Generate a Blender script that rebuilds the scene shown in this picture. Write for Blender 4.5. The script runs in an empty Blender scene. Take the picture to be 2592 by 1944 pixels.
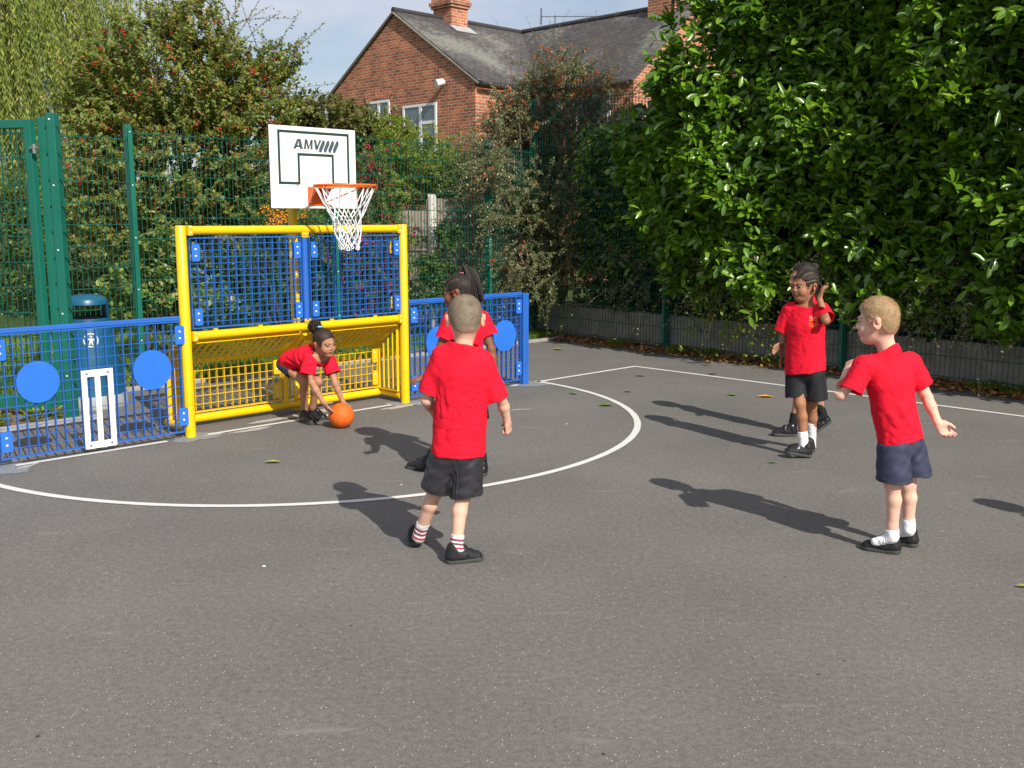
import bpy, bmesh, math, random
import numpy as np
from mathutils import Vector, Matrix, Euler
C = bpy.context.scene
COL = C.collection
R = math.radians
rng = np.random.default_rng(7)
random.seed(7)
PI = math.pi

# ------------------------------------------------------------------ camera
HC, FPX, CX, CY, HOR = 1.6, 2600.0, 1296.0, 972.0, 552.0     # calibration of the photograph (2592 x 1944)
PITCH = math.atan((CY-HOR)/FPX)
cd = bpy.data.cameras.new("camera"); cam = bpy.data.objects.new("camera", cd); COL.objects.link(cam)
cam.location = (0, 0, HC); cam.rotation_euler = (PI/2-PITCH, 0, 0)
cd.sensor_width = 36.0; cd.lens = 36.0*FPX/2592.0; cd.clip_start = 0.05; cd.clip_end = 2000
C.camera = cam

# ------------------------------------------------------------------ world and sun
SUN_DIR = Vector((0.507*0.793, -0.862*0.793, 0.609)).normalized()     # towards the sun
sun_el = math.asin(SUN_DIR.z); sun_az = math.atan2(SUN_DIR.x, SUN_DIR.y)
wd = bpy.data.worlds.new("World"); C.world = wd; wd.use_nodes = True
nt = wd.node_tree; nt.nodes.clear()
wo = nt.nodes.new('ShaderNodeOutputWorld'); bg = nt.nodes.new('ShaderNodeBackground')
sky = nt.nodes.new('ShaderNodeTexSky'); sky.sky_type = 'NISHITA'; sky.sun_disc = False
sky.sun_elevation = sun_el; sky.sun_rotation = sun_az; sky.air_density = 1.0; sky.dust_density = 1.2; sky.ozone_density = 1.5
tc = nt.nodes.new('ShaderNodeTexCoord'); mp = nt.nodes.new('ShaderNodeMapping'); mp.inputs['Scale'].default_value = (1.3, 1.3, 4.0)
mp.inputs['Location'].default_value = (3.1, 0.4, 1.7)
nz = nt.nodes.new('ShaderNodeTexNoise'); nz.inputs['Scale'].default_value = 2.6; nz.inputs['Detail'].default_value = 7; nz.inputs['Roughness'].default_value = 0.55
rp = nt.nodes.new('ShaderNodeValToRGB'); rp.color_ramp.elements[0].position = 0.28; rp.color_ramp.elements[1].position = 0.60
mx = nt.nodes.new('ShaderNodeMixRGB'); mx.inputs[2].default_value = (6.6, 6.8, 7.7, 1)
hs = nt.nodes.new('ShaderNodeMath'); hs.operation = 'MULTIPLY'; hs.inputs[1].default_value = 0.85
nt.links.new(tc.outputs['Generated'], mp.inputs[0]); nt.links.new(mp.outputs[0], nz.inputs['Vector'])
nt.links.new(nz.outputs['Fac'], rp.inputs[0]); nt.links.new(rp.outputs[0], hs.inputs[0]); nt.links.new(hs.outputs[0], mx.inputs[0])
nt.links.new(sky.outputs[0], mx.inputs[1]); nt.links.new(mx.outputs[0], bg.inputs[0])
bg.inputs[1].default_value = 0.085
nt.links.new(bg.outputs[0], wo.inputs[0])
sl = bpy.data.lights.new("sun", 'SUN'); sl.energy = 4.6; sl.angle = R(0.5); sl.color = (1.0, 0.945, 0.86)
so = bpy.data.objects.new("sun", sl); COL.objects.link(so)
so.rotation_euler = SUN_DIR.to_track_quat('Z', 'Y').to_euler()
so.location = (10, -15, 20)
C.view_settings.view_transform = 'Standard'; C.view_settings.look = 'None'; C.view_settings.gamma = 1.0
C.view_settings.exposure = 0.36
C.cycles.max_bounces = 8; C.cycles.transparent_max_bounces = 12

# ------------------------------------------------------------------ geometry of the place
E1 = np.array([0.7104, 0.7038]); E2 = np.array([-0.7038, 0.7104]); O2 = np.array([-2.378, 7.447])
CROT = math.atan2(E1[1], E1[0])
def W(u, w, z=0.0):
    """court coordinates (u along the goal line, w behind it) to world"""
    p = O2 + u*E1 + w*E2
    return Vector((p[0], p[1], z))
CM = Matrix.Translation(W(0, 0, 0)) @ Matrix.Rotation(CROT, 4, 'Z')
cp, sp_ = math.cos(PITCH), math.sin(PITCH)
def at(u, v, Y):
    """the point seen in the photograph at (u, v) that lies Y metres away"""
    x = (u-CX)/FPX; y = (CY-v)/FPX
    r = np.array([x, cp+y*sp_, -sp_+y*cp]); t = Y/r[1]
    return np.array([0, 0, HC])+r*t

# ------------------------------------------------------------------ helpers: materials
def mat(name, base=(0.5, 0.5, 0.5), rough=0.5, spec=0.5, metal=0.0, var=0.0, vscale=8.0, bump=0.0, bscale=60.0, attr=None, coat=0.0, sss=0.0, dirt=0.0):
    m = bpy.data.materials.new(name); m.use_nodes = True
    n = m.node_tree.nodes; l = m.node_tree.links; b = n['Principled BSDF']
    b.inputs['Base Color'].default_value = (*base, 1); b.inputs['Roughness'].default_value = rough
    b.inputs['Specular IOR Level'].default_value = spec; b.inputs['Metallic'].default_value = metal
    if coat: b.inputs['Coat Weight'].default_value = coat; b.inputs['Coat Roughness'].default_value = 0.15
    if sss:
        b.inputs['Subsurface Weight'].default_value = sss; b.inputs['Subsurface Radius'].default_value = (0.012, 0.004, 0.002); b.inputs['Subsurface Scale'].default_value = 0.6
    src = None
    if attr:
        a = n.new('ShaderNodeAttribute'); a.attribute_name = attr; src = a.outputs['Color']
    if var:
        t = n.new('ShaderNodeTexCoord'); z = n.new('ShaderNodeTexNoise'); z.inputs['Scale'].default_value = vscale; z.inputs['Detail'].default_value = 6
        l.new(t.outputs['Object'], z.inputs['Vector'])
        mr = n.new('ShaderNodeMapRange'); mr.inputs[1].default_value = 0.25; mr.inputs[2].default_value = 0.75; mr.inputs[3].default_value = 1-var; mr.inputs[4].default_value = 1+var
        l.new(z.outputs['Fac'], mr.inputs[0])
        mm = n.new('ShaderNodeMixRGB'); mm.blend_type = 'MULTIPLY'; mm.inputs[0].default_value = 1
        if src: l.new(src, mm.inputs[1])
        else: mm.inputs[1].default_value = (*base, 1)
        l.new(mr.outputs[0], mm.inputs[2]); src = mm.outputs[0]
        mr2 = n.new('ShaderNodeMapRange'); mr2.inputs[3].default_value = max(0.05, rough-0.12); mr2.inputs[4].default_value = min(1, rough+0.12)
        l.new(z.outputs['Fac'], mr2.inputs[0]); l.new(mr2.outputs[0], b.inputs['Roughness'])
    if dirt:
        t = n.new('ShaderNodeTexCoord'); z = n.new('ShaderNodeTexNoise'); z.inputs['Scale'].default_value = 35; z.inputs['Detail'].default_value = 8; z.inputs['Roughness'].default_value = 0.7
        l.new(t.outputs['Object'], z.inputs['Vector'])
        r_ = n.new('ShaderNodeValToRGB'); r_.color_ramp.elements[0].position = 0.6; r_.color_ramp.elements[1].position = 0.75
        r_.color_ramp.elements[1].color = (dirt, dirt, dirt, 1); l.new(z.outputs['Fac'], r_.inputs[0])
        mm = n.new('ShaderNodeMixRGB'); l.new(r_.outputs[0], mm.inputs[0])
        if src: l.new(src, mm.inputs[1])
        else: mm.inputs[1].default_value = (*base, 1)
        mm.inputs[2].default_value = (0.16, 0.13, 0.09, 1); src = mm.outputs[0]
    if src: l.new(src, b.inputs['Base Color'])
    if bump:
        t = n.new('ShaderNodeTexCoord'); z = n.new('ShaderNodeTexNoise'); z.inputs['Scale'].default_value = bscale; z.inputs['Detail'].default_value = 4
        l.new(t.outputs['Object'], z.inputs['Vector'])
        bp = n.new('ShaderNodeBump'); bp.inputs['Strength'].default_value = bump; bp.inputs['Distance'].default_value = 0.01
        l.new(z.outputs['Fac'], bp.inputs['Height']); l.new(bp.outputs[0], b.inputs['Normal'])
    return m

def leafmat(name, ramp, rough=0.45, spec=0.4, trans=0.25, tcol=None):
    """leaf surface: colour by each leaf's own random value, some light passing through"""
    m = bpy.data.materials.new(name); m.use_nodes = True
    n = m.node_tree.nodes; l = m.node_tree.links; b = n['Principled BSDF']; out = n['Material Output']
    a = n.new('ShaderNodeAttribute'); a.attribute_name = 'rnd'
    r_ = n.new('ShaderNodeValToRGB'); cr = r_.color_ramp
    while len(cr.elements) < len(ramp): cr.elements.new(0.5)
    for e, (p, c) in zip(cr.elements, ramp): e.position = p; e.color = (*c, 1)
    l.new(a.outputs['Fac'], r_.inputs[0]); l.new(r_.outputs[0], b.inputs['Base Color'])
    b.inputs['Roughness'].default_value = rough; b.inputs['Specular IOR Level'].default_value = spec
    t = n.new('ShaderNodeBsdfTranslucent'); mx = n.new('ShaderNodeMixShader'); mx.inputs[0].default_value = trans
    mc = n.new('ShaderNodeMixRGB'); mc.blend_type = 'MULTIPLY'; mc.inputs[0].default_value = 1; mc.inputs[2].default_value = (*(tcol or (1.5, 1.6, 0.6)), 1)
    l.new(r_.outputs[0], mc.inputs[1]); l.new(mc.outputs[0], t.inputs[0])
    l.new(b.outputs[0], mx.inputs[1]); l.new(t.outputs[0], mx.inputs[2]); l.new(mx.outputs[0], out.inputs[0])
    return m

# ------------------------------------------------------------------ helpers: objects
def tag(o, label=None, cat=None, group=None, kind=None):
    if label: o['label'] = label
    if cat: o['category'] = cat
    if group: o['group'] = group
    if kind: o['kind'] = kind
    return o
def thing(name, label, cat, loc=(0, 0, 0), rz=0.0, group=None):
    o = bpy.data.objects.new(name, None); COL.objects.link(o); o.empty_display_size = 0.1
    o.location = loc; o.rotation_euler = (0, 0, rz)
    return tag(o, label, cat, group)
def link(name, me, m=None, parent=None, smooth=False):
    o = bpy.data.objects.new(name, me); COL.objects.link(o)
    if m is not None:
        for k in (m if isinstance(m, (list, tuple)) else [m]): me.materials.append(k)
    if parent is not None: o.parent = parent
    if smooth:
        me.polygons.foreach_set('use_smooth', np.ones(len(me.polygons), bool))
    return o
def npmesh(name, V, F, m=None, parent=None, smooth=False, rnd=None, col=None, midx=None):
    V = np.asarray(V, np.float32); F = np.asarray(F, np.int32)
    me = bpy.data.meshes.new(name); k = F.shape[1]
    me.vertices.add(len(V)); me.vertices.foreach_set('co', V.ravel())
    me.loops.add(F.size); me.loops.foreach_set('vertex_index', F.ravel())
    me.polygons.add(len(F)); me.polygons.foreach_set('loop_start', np.arange(0, F.size, k, dtype=np.int32))
    if rnd is not None:
        a = me.attributes.new('rnd', 'FLOAT', 'POINT'); a.data.foreach_set('value', np.asarray(rnd, np.float32))
    if col is not None:
        a = me.attributes.new('col', 'FLOAT_COLOR', 'POINT')
        c4 = np.ones((len(V), 4), np.float32); c4[:, :3] = col; a.data.foreach_set('color', c4.ravel())
    me.update(calc_edges=True); me.validate()
    return link(name, me, m, parent, smooth)

class MB:
    """collects boxes, tubes and sheets; build() links them as ONE mesh object"""
    def __init__(s): s.v = []; s.f = []
    def add(s, vs, fs):
        b = len(s.v); s.v += [tuple(float(c) for c in p) for p in vs]; s.f += [tuple(i+b for i in f) for f in fs]
    def box(s, x0, x1, y0, y1, z0, z1, M=None):
        vs = [Vector((x, y, z)) for z in (z0, z1) for y in (y0, y1) for x in (x0, x1)]
        if M: vs = [M @ p for p in vs]
        s.add(vs, [(0, 2, 3, 1), (4, 5, 7, 6), (0, 1, 5, 4), (2, 6, 7, 3), (0, 4, 6, 2), (1, 3, 7, 5)])
    def bevbox(s, x0, x1, y0, y1, z0, z1, b=0.004, M=None):
        bm = bmesh.new(); bmesh.ops.create_cube(bm, size=1)
        for v in bm.verts: v.co = Vector(((x0+x1)/2+v.co.x*(x1-x0), (y0+y1)/2+v.co.y*(y1-y0), (z0+z1)/2+v.co.z*(z1-z0)))
        bmesh.ops.bevel(bm, geom=bm.edges[:], offset=b, segments=2, affect='EDGES', profile=0.5)
        bm.verts.ensure_lookup_table()
        s.add([(M @ v.co) if M else v.co for v in bm.verts], [tuple(v.index for v in f.verts) for f in bm.faces]); bm.free()
    def tube(s, pts, r, n=8, cap=True):
        pts = [Vector(p) for p in pts]; rs = list(r) if hasattr(r, '__len__') else [r]*len(pts)
        vs = []; fs = []; ref = None
        for i, p in enumerate(pts):
            d = (pts[min(i+1, len(pts)-1)]-pts[max(i-1, 0)]).normalized()
            if ref is None: ref = d.orthogonal().normalized()
            a = (ref-d*ref.dot(d)); a = a.normalized() if a.length > 1e-6 else d.orthogonal().normalized(); ref = a; b = d.cross(a)
            for k in range(n):
                t = 2*PI*(k+0.5)/n; vs.append(p+(a*math.cos(t)+b*math.sin(t))*rs[i])
        for i in range(len(pts)-1):
            for k in range(n): fs.append((i*n+k, i*n+(k+1) % n, (i+1)*n+(k+1) % n, (i+1)*n+k))
        if cap: fs.append(tuple(range(n-1, -1, -1))); fs.append(tuple((len(pts)-1)*n+k for k in range(n)))
        s.add(vs, fs)
    def ring(s, c, r, rr, n=32, m=8, ax='z'):
        vs = []; fs = []
        for i in range(n):
            a = 2*PI*i/n
            for k in range(m):
                b = 2*PI*k/m; q = ((r+rr*math.cos(b))*math.cos(a), (r+rr*math.cos(b))*math.sin(a), rr*math.sin(b))
                if ax == 'y': q = (q[0], q[2], q[1])
                vs.append((c[0]+q[0], c[1]+q[1], c[2]+q[2]))
        for i in range(n):
            for k in range(m): fs.append((i*m+k, ((i+1) % n)*m+k, ((i+1) % n)*m+(k+1) % m, i*m+(k+1) % m))
        s.add(vs, fs)
    def dome(s, c, r, d, h=0.5, n=10):
        """bolt head: a flattened dome pointing along d"""
        d = Vector(d).normalized(); a = d.orthogonal().normalized(); b = d.cross(a); c = Vector(c); vs = []; fs = []
        for j, (q, hh) in enumerate(((1.0, 0.0), (0.95, 0.3), (0.7, 0.75), (0.3, 1.0))):
            for k in range(n):
                t = 2*PI*k/n; vs.append(c+(a*math.cos(t)+b*math.sin(t))*r*q+d*hh*h*r)
        for j in range(3):
            for k in range(n): fs.append((j*n+k, j*n+(k+1) % n, (j+1)*n+(k+1) % n, (j+1)*n+k))
        fs.append(tuple(3*n+k for k in range(n))); s.add(vs, fs)
    def prism(s, poly, y0, y1, M=None):
        """polygon in (x, z) pushed from y0 to y1"""
        n = len(poly); vs = [Vector((p[0], y0, p[1])) for p in poly]+[Vector((p[0], y1, p[1])) for p in poly]
        if M: vs = [M @ p for p in vs]
        fs = [tuple(range(n)), tuple(range(2*n-1, n-1, -1))]+[(i, i+n, (i+1) % n+n, (i+1) % n) for i in range(n)]
        s.add(vs, fs)
    def lathe(s, prof, n=32, c=(0, 0, 0)):
        vs = []; fs = []
        for r_, z in prof:
            for k in range(n):
                a = 2*PI*k/n; vs.append((c[0]+r_*math.cos(a), c[1]+r_*math.sin(a), c[2]+z))
        for i in range(len(prof)-1):
            for k in range(n): fs.append((i*n+k, i*n+(k+1) % n, (i+1)*n+(k+1) % n, (i+1)*n+k))
        s.add(vs, fs)
    def build(s, name, m=None, parent=None, smooth=False):
        me = bpy.data.meshes.new(name); me.from_pydata(s.v, [], s.f); me.update()
        bm = bmesh.new(); bm.from_mesh(me); bmesh.ops.recalc_face_normals(bm, faces=bm.faces[:]); bm.to_mesh(me); bm.free()
        o = link(name, me, m, parent)
        if smooth:
            me.polygons.foreach_set('use_smooth', np.ones(len(me.polygons), bool))
            try: me.set_sharp_from_angle(angle=R(40))
            except Exception: pass
        return o
def copy_tree(o, parent=None):
    c = o.copy(); COL.objects.link(c)
    if parent is not None: c.parent = parent
    for ch in list(o.children): copy_tree(ch, c)
    return c

def rounded(x0, x1, z0, z1, r, n=5):
    p = []
    for cx_, cz_, a0 in ((x1-r, z1-r, 0), (x0+r, z1-r, 90), (x0+r, z0+r, 180), (x1-r, z0+r, 270)):
        for i in range(n+1):
            a = R(a0+90*i/n); p.append((cx_+r*math.cos(a), cz_+r*math.sin(a)))
    return p

# ------------------------------------------------------------------ ground, lines
def asphalt_nodes(m, base, lo, hi):
    n = m.node_tree.nodes; l = m.node_tree.links; b = n['Principled BSDF']
    t = n.new('ShaderNodeTexCoord')
    def noise(sc, det=4, ro=0.6):
        z = n.new('ShaderNodeTexNoise'); z.inputs['Scale'].default_value = sc; z.inputs['Detail'].default_value = det; z.inputs['Roughness'].default_value = ro
        l.new(t.outputs['Object'], z.inputs['Vector']); return z.outputs['Fac']
    def ramp(f, p0, p1, c0, c1):
        r_ = n.new('ShaderNodeValToRGB'); r_.color_ramp.elements[0].position = p0; r_.color_ramp.elements[1].position = p1
        r_.color_ramp.elements[0].color = (*c0, 1); r_.color_ramp.elements[1].color = (*c1, 1); l.new(f, r_.inputs[0]); return r_.outputs[0]
    def mix(f, a, b_, mode='MIX'):
        q = n.new('ShaderNodeMixRGB'); q.blend_type = mode
        if isinstance(f, float): q.inputs[0].default_value = f
        else: l.new(f, q.inputs[0])
        for i, s_ in ((1, a), (2, b_)):
            if isinstance(s_, tuple): q.inputs[i].default_value = (*s_, 1)
            else: l.new(s_, q.inputs[i])
        return q.outputs[0]
    fine = ramp(noise(185, 4, 0.85), 0.30, 0.70, lo, hi)
    mid = ramp(noise(38, 5, 0.7), 0.3, 0.7, (0.72, 0.72, 0.72), (1.24, 1.23, 1.21))
    big = ramp(noise(0.9, 6, 0.55), 0.3, 0.72, (0.86, 0.86, 0.87), (1.12, 1.11, 1.09))
    c = mix(1.0, fine, mid, 'MULTIPLY'); c = mix(1.0, c, big, 'MULTIPLY')
    # pale stone chips
    v = n.new('ShaderNodeTexVoronoi'); v.inputs['Scale'].default_value = 70; v.inputs['Randomness'].default_value = 1
    l.new(t.outputs['Object'], v.inputs['Vector'])
    dm = ramp(v.outputs['Distance'], 0.10, 0.20, (1, 1, 1), (0, 0, 0))
    pk = n.new('ShaderNodeSeparateColor'); l.new(v.outputs['Color'], pk.inputs[0])
    sel = ramp(pk.outputs[0], 0.80, 0.84, (0, 0, 0), (1, 1, 1))
    chips = mix(1.0, dm, sel, 'MULTIPLY')
    c = mix(chips, c, (0.62, 0.60, 0.55))
    # a few dark spots
    v2 = n.new('ShaderNodeTexVoronoi'); v2.inputs['Scale'].default_value = 9; l.new(t.outputs['Object'], v2.inputs['Vector'])
    d2 = ramp(v2.outputs['Distance'], 0.05, 0.09, (1, 1, 1), (0, 0, 0)); p2 = n.new('ShaderNodeSeparateColor'); l.new(v2.outputs['Color'], p2.inputs[0])
    s2 = ramp(p2.outputs[1], 0.86, 0.88, (0, 0, 0), (1, 1, 1)); c = mix(mix(1.0, d2, s2, 'MULTIPLY'), c, (0.035, 0.033, 0.03))
    # dusty scuffs: streaky pale noise
    mp_ = n.new('ShaderNodeMapping'); mp_.inputs['Scale'].default_value = (1.0, 3.2, 1.0); mp_.inputs['Rotation'].default_value = (0, 0, 0.5)
    l.new(t.outputs['Object'], mp_.inputs[0]); z = n.new('ShaderNodeTexNoise'); z.inputs['Scale'].default_value = 2.4; z.inputs['Detail'].default_value = 9; z.inputs['Roughness'].default_value = 0.68
    l.new(mp_.outputs[0], z.inputs['Vector']); sc = ramp(z.outputs['Fac'], 0.60, 0.78, (0, 0, 0), (0.55, 0.55, 0.55))
    c = mix(sc, c, (0.33, 0.31, 0.28))
    l.new(c, b.inputs['Base Color'])
    b.inputs['Roughness'].default_value = 0.82; b.inputs['Specular IOR Level'].default_value = 0.35
    bp = n.new('ShaderNodeBump'); bp.inputs['Strength'].default_value = 0.55; bp.inputs['Distance'].default_value = 0.004
    l.new(noise(190, 4, 0.7), bp.inputs['Height']); l.new(bp.outputs[0], b.inputs['Normal'])

M = {}
m = bpy.data.materials.new('asphalt'); m.use_nodes = True; asphalt_nodes(m, None, (0.042, 0.040, 0.037), (0.262, 0.249, 0.230)); M['asphalt'] = m

def worn_paint(name, base, p0=0.42, under=(0.15, 0.14, 0.13)):
    m = mat(name, base, 0.7)
    n = m.node_tree.nodes; l = m.node_tree.links; b = n['Principled BSDF']
    t = n.new('ShaderNodeTexCoord'); z = n.new('ShaderNodeTexNoise'); z.inputs['Scale'].default_value = 55; z.inputs['Detail'].default_value = 8; z.inputs['Roughness'].default_value = 0.75
    l.new(t.outputs['Object'], z.inputs['Vector']); r_ = n.new('ShaderNodeValToRGB')
    r_.color_ramp.elements[0].position = p0-0.12; r_.color_ramp.elements[0].color = (*under, 1); r_.color_ramp.elements[1].position = p0; r_.color_ramp.elements[1].color = (*base, 1)
    l.new(z.outputs['Fac'], r_.inputs[0]); l.new(r_.outputs[0], b.inputs['Base Color'])
    bp = n.new('ShaderNodeBump'); bp.inputs['Strength'].default_value = 0.3; bp.inputs['Distance'].default_value = 0.004
    z2 = n.new('ShaderNodeTexNoise'); z2.inputs['Scale'].default_value = 190; l.new(t.outputs['Object'], z2.inputs['Vector']); l.new(z2.outputs['Fac'], bp.inputs['Height']); l.new(bp.outputs[0], b.inputs['Normal'])
    return m
M['line'] = worn_paint('white_line_paint', (0.66, 0.64, 0.60), 0.40)
M['concrete'] = mat('concrete', (0.30, 0.285, 0.26), 0.9, 0.3, var=0.22, vscale=14, bump=0.5, bscale=80)
M['footing'] = worn_paint('footing_concrete', (0.24, 0.25, 0.26), 0.5, (0.13, 0.13, 0.13))
M['dust'] = mat('dry_mortar_dust', (0.40, 0.38, 0.34), 0.95, 0.2, var=0.25, vscale=30, bump=0.4)
M['soil'] = mat('soil', (0.17, 0.12, 0.08), 0.95, 0.2, var=0.4, vscale=16, bump=0.9, bscale=45)
M['turf'] = mat('lawn_soil', (0.045, 0.075, 0.018), 0.95, 0.2, var=0.4, vscale=6, bump=0.6, bscale=40)

def sheet(name, poly, z, m, kind='structure', label=None, cat='ground'):
    me = bpy.data.meshes.new(name); me.from_pydata([(p[0], p[1], z) for p in poly], [], [tuple(range(len(poly)))]); me.update()
    o = link(name, me, m); tag(o, label, cat if label else None, kind=kind); return o
sheet('ground', [(-400, -400), (400, -400), (400, 400), (-400, 400)], -0.02, M['turf'], label='grassy ground stretching away around the court', cat='ground')
cw = lambda *uv: [tuple(W(u, w)[:2]) for u, w in uv]
sheet('court', cw((-14, -14), (6.95, -14), (6.95, 2.3), (-0.2, 2.3), (-0.2, 1.2), (-14, 1.2)), 0.0, M['asphalt'], label='grey asphalt playground court with pale stone chips', cat='court')

def ribbon(name, pts, wid, z=0.004, m=None):
    """flat painted strip along points in court coordinates"""
    P = [np.array(p, float) for p in pts]; vs = []; fs = []
    for i, p in enumerate(P):
        d = P[min(i+1, len(P)-1)]-P[max(i-1, 0)]; d /= np.linalg.norm(d); nn = np.array([-d[1], d[0]])
        h = wid/2*(1+0.05*math.sin(i*2.1))
        for s in (-1, 1): q = W(*(p+nn*s*h)); vs.append((q.x, q.y, z))
    for i in range(len(P)-1): fs.append((2*i, 2*i+2, 2*i+3, 2*i+1))
    me = bpy.data.meshes.new(name); me.from_pydata(vs, [], fs); me.update()
    return tag(link(name, me, m or M['line']), kind='structure')
def seg(a, b, k=14): return [(a[0]+(b[0]-a[0])*i/k, a[1]+(b[1]-a[1])*i/k) for i in range(k+1)]
tag(ribbon('goal_line', seg((-1.25, -0.03), (-0.20, -0.03)), 0.05), 'white painted line under the left blue fence', 'line marking')
tag(ribbon('goal_line', seg((0.13, -0.02), (1.87, -0.01)), 0.045), 'white painted line across the yellow goal mouth', 'line marking')
tag(ribbon('goal_line', seg((3.33, -0.015), (3.42, -0.015), 2), 0.045), 'short white line stub beside the blue end post', 'line marking')
arcp = []
for i in range(81):
    a = PI+PI*i/80-0.03*(1-i/80)*0
    r_ = 2.66+(2.60-2.66)*i/80
    arcp.append((1.10+r_*math.cos(a), 0.02+r_*math.sin(a)))
tag(ribbon('goal_arc', arcp, 0.052), 'curved white goal area line painted on the court', 'line marking')
tag(ribbon('boundary_line', seg((3.66, -0.02), (5.236, -0.025)), 0.048), 'white line from the blue end post to the court corner', 'line marking')
tag(ribbon('boundary_line', seg((5.21, -0.05), (5.20, -9.0), 40), 0.05), 'white side line along the hedge side of the court', 'line marking')

def blob(name, u, w, a, b, rot, m, z=0.003, n=28, seed=0, label=None, cat=None):
    r0 = random.Random(seed); ph = [r0.uniform(0, 6.28) for _ in range(5)]; vs = []
    for i in range(n):
        t = 2*PI*i/n; k = 1+0.16*math.sin(2*t+ph[0])+0.12*math.sin(3*t+ph[1])+0.10*math.sin(5*t+ph[2])+0.07*math.sin(9*t+ph[3])
        x, y = a*k*math.cos(t), b*k*math.sin(t); p = W(u+x*math.cos(rot)-y*math.sin(rot), w+x*math.sin(rot)+y*math.cos(rot)); vs.append((p.x, p.y, z))
    me = bpy.data.meshes.new(name); me.from_pydata(vs, [], [tuple(range(n))]); me.update()
    return tag(link(name, me, m), label, cat, kind='structure')
for k, (u, w, a, b, m_) in enumerate(((0.03, -0.03, 0.17, 0.16, 'footing'), (2.03, -0.03, 0.17, 0.17, 'footing'), (3.52, -0.03, 0.21, 0.17, 'footing'), (-1.33, -0.03, 0.2, 0.17, 'footing'), (-0.35, 1.32, 0.2, 0.15, 'footing'))):
    blob('footing_patch', u, w, a, b, 0.1, M[m_], z=0.0024, seed=k+3)
for k, (u, w, a, b, ro) in enumerate(((0.16, -0.04, 0.07, 0.03, 0.2), (1.9, -0.13, 0.22, 0.05, 0.1), (0.45, -0.10, 0.2, 0.035, 0.1), (1.1, 0.16, 0.5, 0.06, 0.05), (2.5, -0.95, 0.10, 0.02, -0.4), (3.72, -0.06, 0.10, 0.018, 0.3), (2.25, -0.5, 0.13, 0.02, -0.5), (2.1, -0.75, 0.09, 0.014, -0.5), (-1.2, -0.1, 0.09, 0.02, 0.5), (2.2, -0.16, 0.2, 0.03, -0.1))):
    blob('dust_patch', u, w, a, b, ro, M['dust'], z=0.0034, seed=k+40)
# ------------------------------------------------------------------ painted metal materials
M['yellow'] = mat('yellow_powder_coat', (0.80, 0.50, 0.004), 0.32, 0.5, var=0.06, vscale=5, bump=0.03, bscale=300, dirt=0.12)
M['blue'] = mat('blue_powder_coat', (0.022, 0.122, 0.47), 0.38, 0.5, var=0.07, vscale=5, bump=0.03, bscale=300, dirt=0.08)
M['disc_blue'] = mat('blue_plastic_sheet', (0.022, 0.15, 0.60), 0.5, 0.4, var=0.05, vscale=9, bump=0.03, bscale=250, dirt=0.05)
M['white'] = mat('white_board', (0.82, 0.82, 0.80), 0.4, 0.5, var=0.03, vscale=5, dirt=0.12)
M['black_edge'] = mat('dark_board_edge', (0.05, 0.05, 0.05), 0.6)
M['slate_print'] = mat('slate_print', (0.055, 0.085, 0.10), 0.5)
M['green_print'] = mat('dark_green_print', (0.012, 0.045, 0.035), 0.5)
M['orange'] = mat('orange_paint', (0.75, 0.13, 0.012), 0.38, 0.5, var=0.08, vscale=20, dirt=0.1)
M['net'] = mat('white_net_cord', (0.80, 0.80, 0.80), 0.8, 0.2, bump=0.3, bscale=400)
M['bolt'] = mat('galvanised_bolt', (0.72, 0.72, 0.70), 0.35, 0.5, metal=0.55)
M['dark_bolt'] = mat('dull_steel_bolt', (0.25, 0.25, 0.25), 0.4, 0.5, metal=0.6)
M['green'] = mat('green_powder_coat', (0.006, 0.125, 0.085), 0.4, 0.5, var=0.10, vscale=4, bump=0.03, bscale=250, dirt=0.15)
M['green_wire'] = mat('green_coated_wire', (0.005, 0.085, 0.056), 0.42, 0.45)

ORIG = W(0, 0, 0)
def grid_panel(mb, x0, x1, z0, z1, nv, nh, bar=(0.004, 0.027), rod=0.0045, T=None, frame=0.018):
    """welded mesh: flat upright bars, thin cross rods, flat edge frame; in the local xz plane around y = 0"""
    d = bar[1]/2
    for i in range(1, nv):
        x = x0+(x1-x0)*i/nv; mb.box(x-bar[0]/2, x+bar[0]/2, -d, d, z0+frame, z1-frame, T)
    for j in range(1, nh):
        z = z0+(z1-z0)*j/nh; mb.box(x0+frame*0.3, x1-frame*0.3, -d-rod*0.8, -d+rod*0.2, z-rod/2, z+rod/2, T)
    e = d+0.002
    mb.box(x0, x0+bar[0]*1.3, -e, e, z0, z1, T); mb.box(x1-bar[0]*1.3, x1, -e, e, z0, z1, T)
    mb.box(x0+bar[0]*1.3, x1-bar[0]*1.3, -e, e, z0, z0+0.009, T); mb.box(x0+bar[0]*1.3, x1-bar[0]*1.3, -e, e, z1-0.009, z1, T)
def plate(parent, x, z, m, y=-0.026, w=0.062, h=0.125, T=None, bm='bolt'):
    mb = MB(); mb.prism(rounded(x-w/2, x+w/2, z-h/2, z+h/2, 0.014), y-0.006, y, T); p = mb.build('fixing_plate', m, parent)
    for s in (-1, 1):
        b = MB(); q = Vector((x, y-0.006, z+s*0.024)); dd = Vector((0, -1, 0))
        if T: q = T @ q; dd = T.to_3x3() @ dd
        b.dome(q, 0.0105, dd, 0.7); b.build('bolt', M[bm], p, True)
    return p

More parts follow.
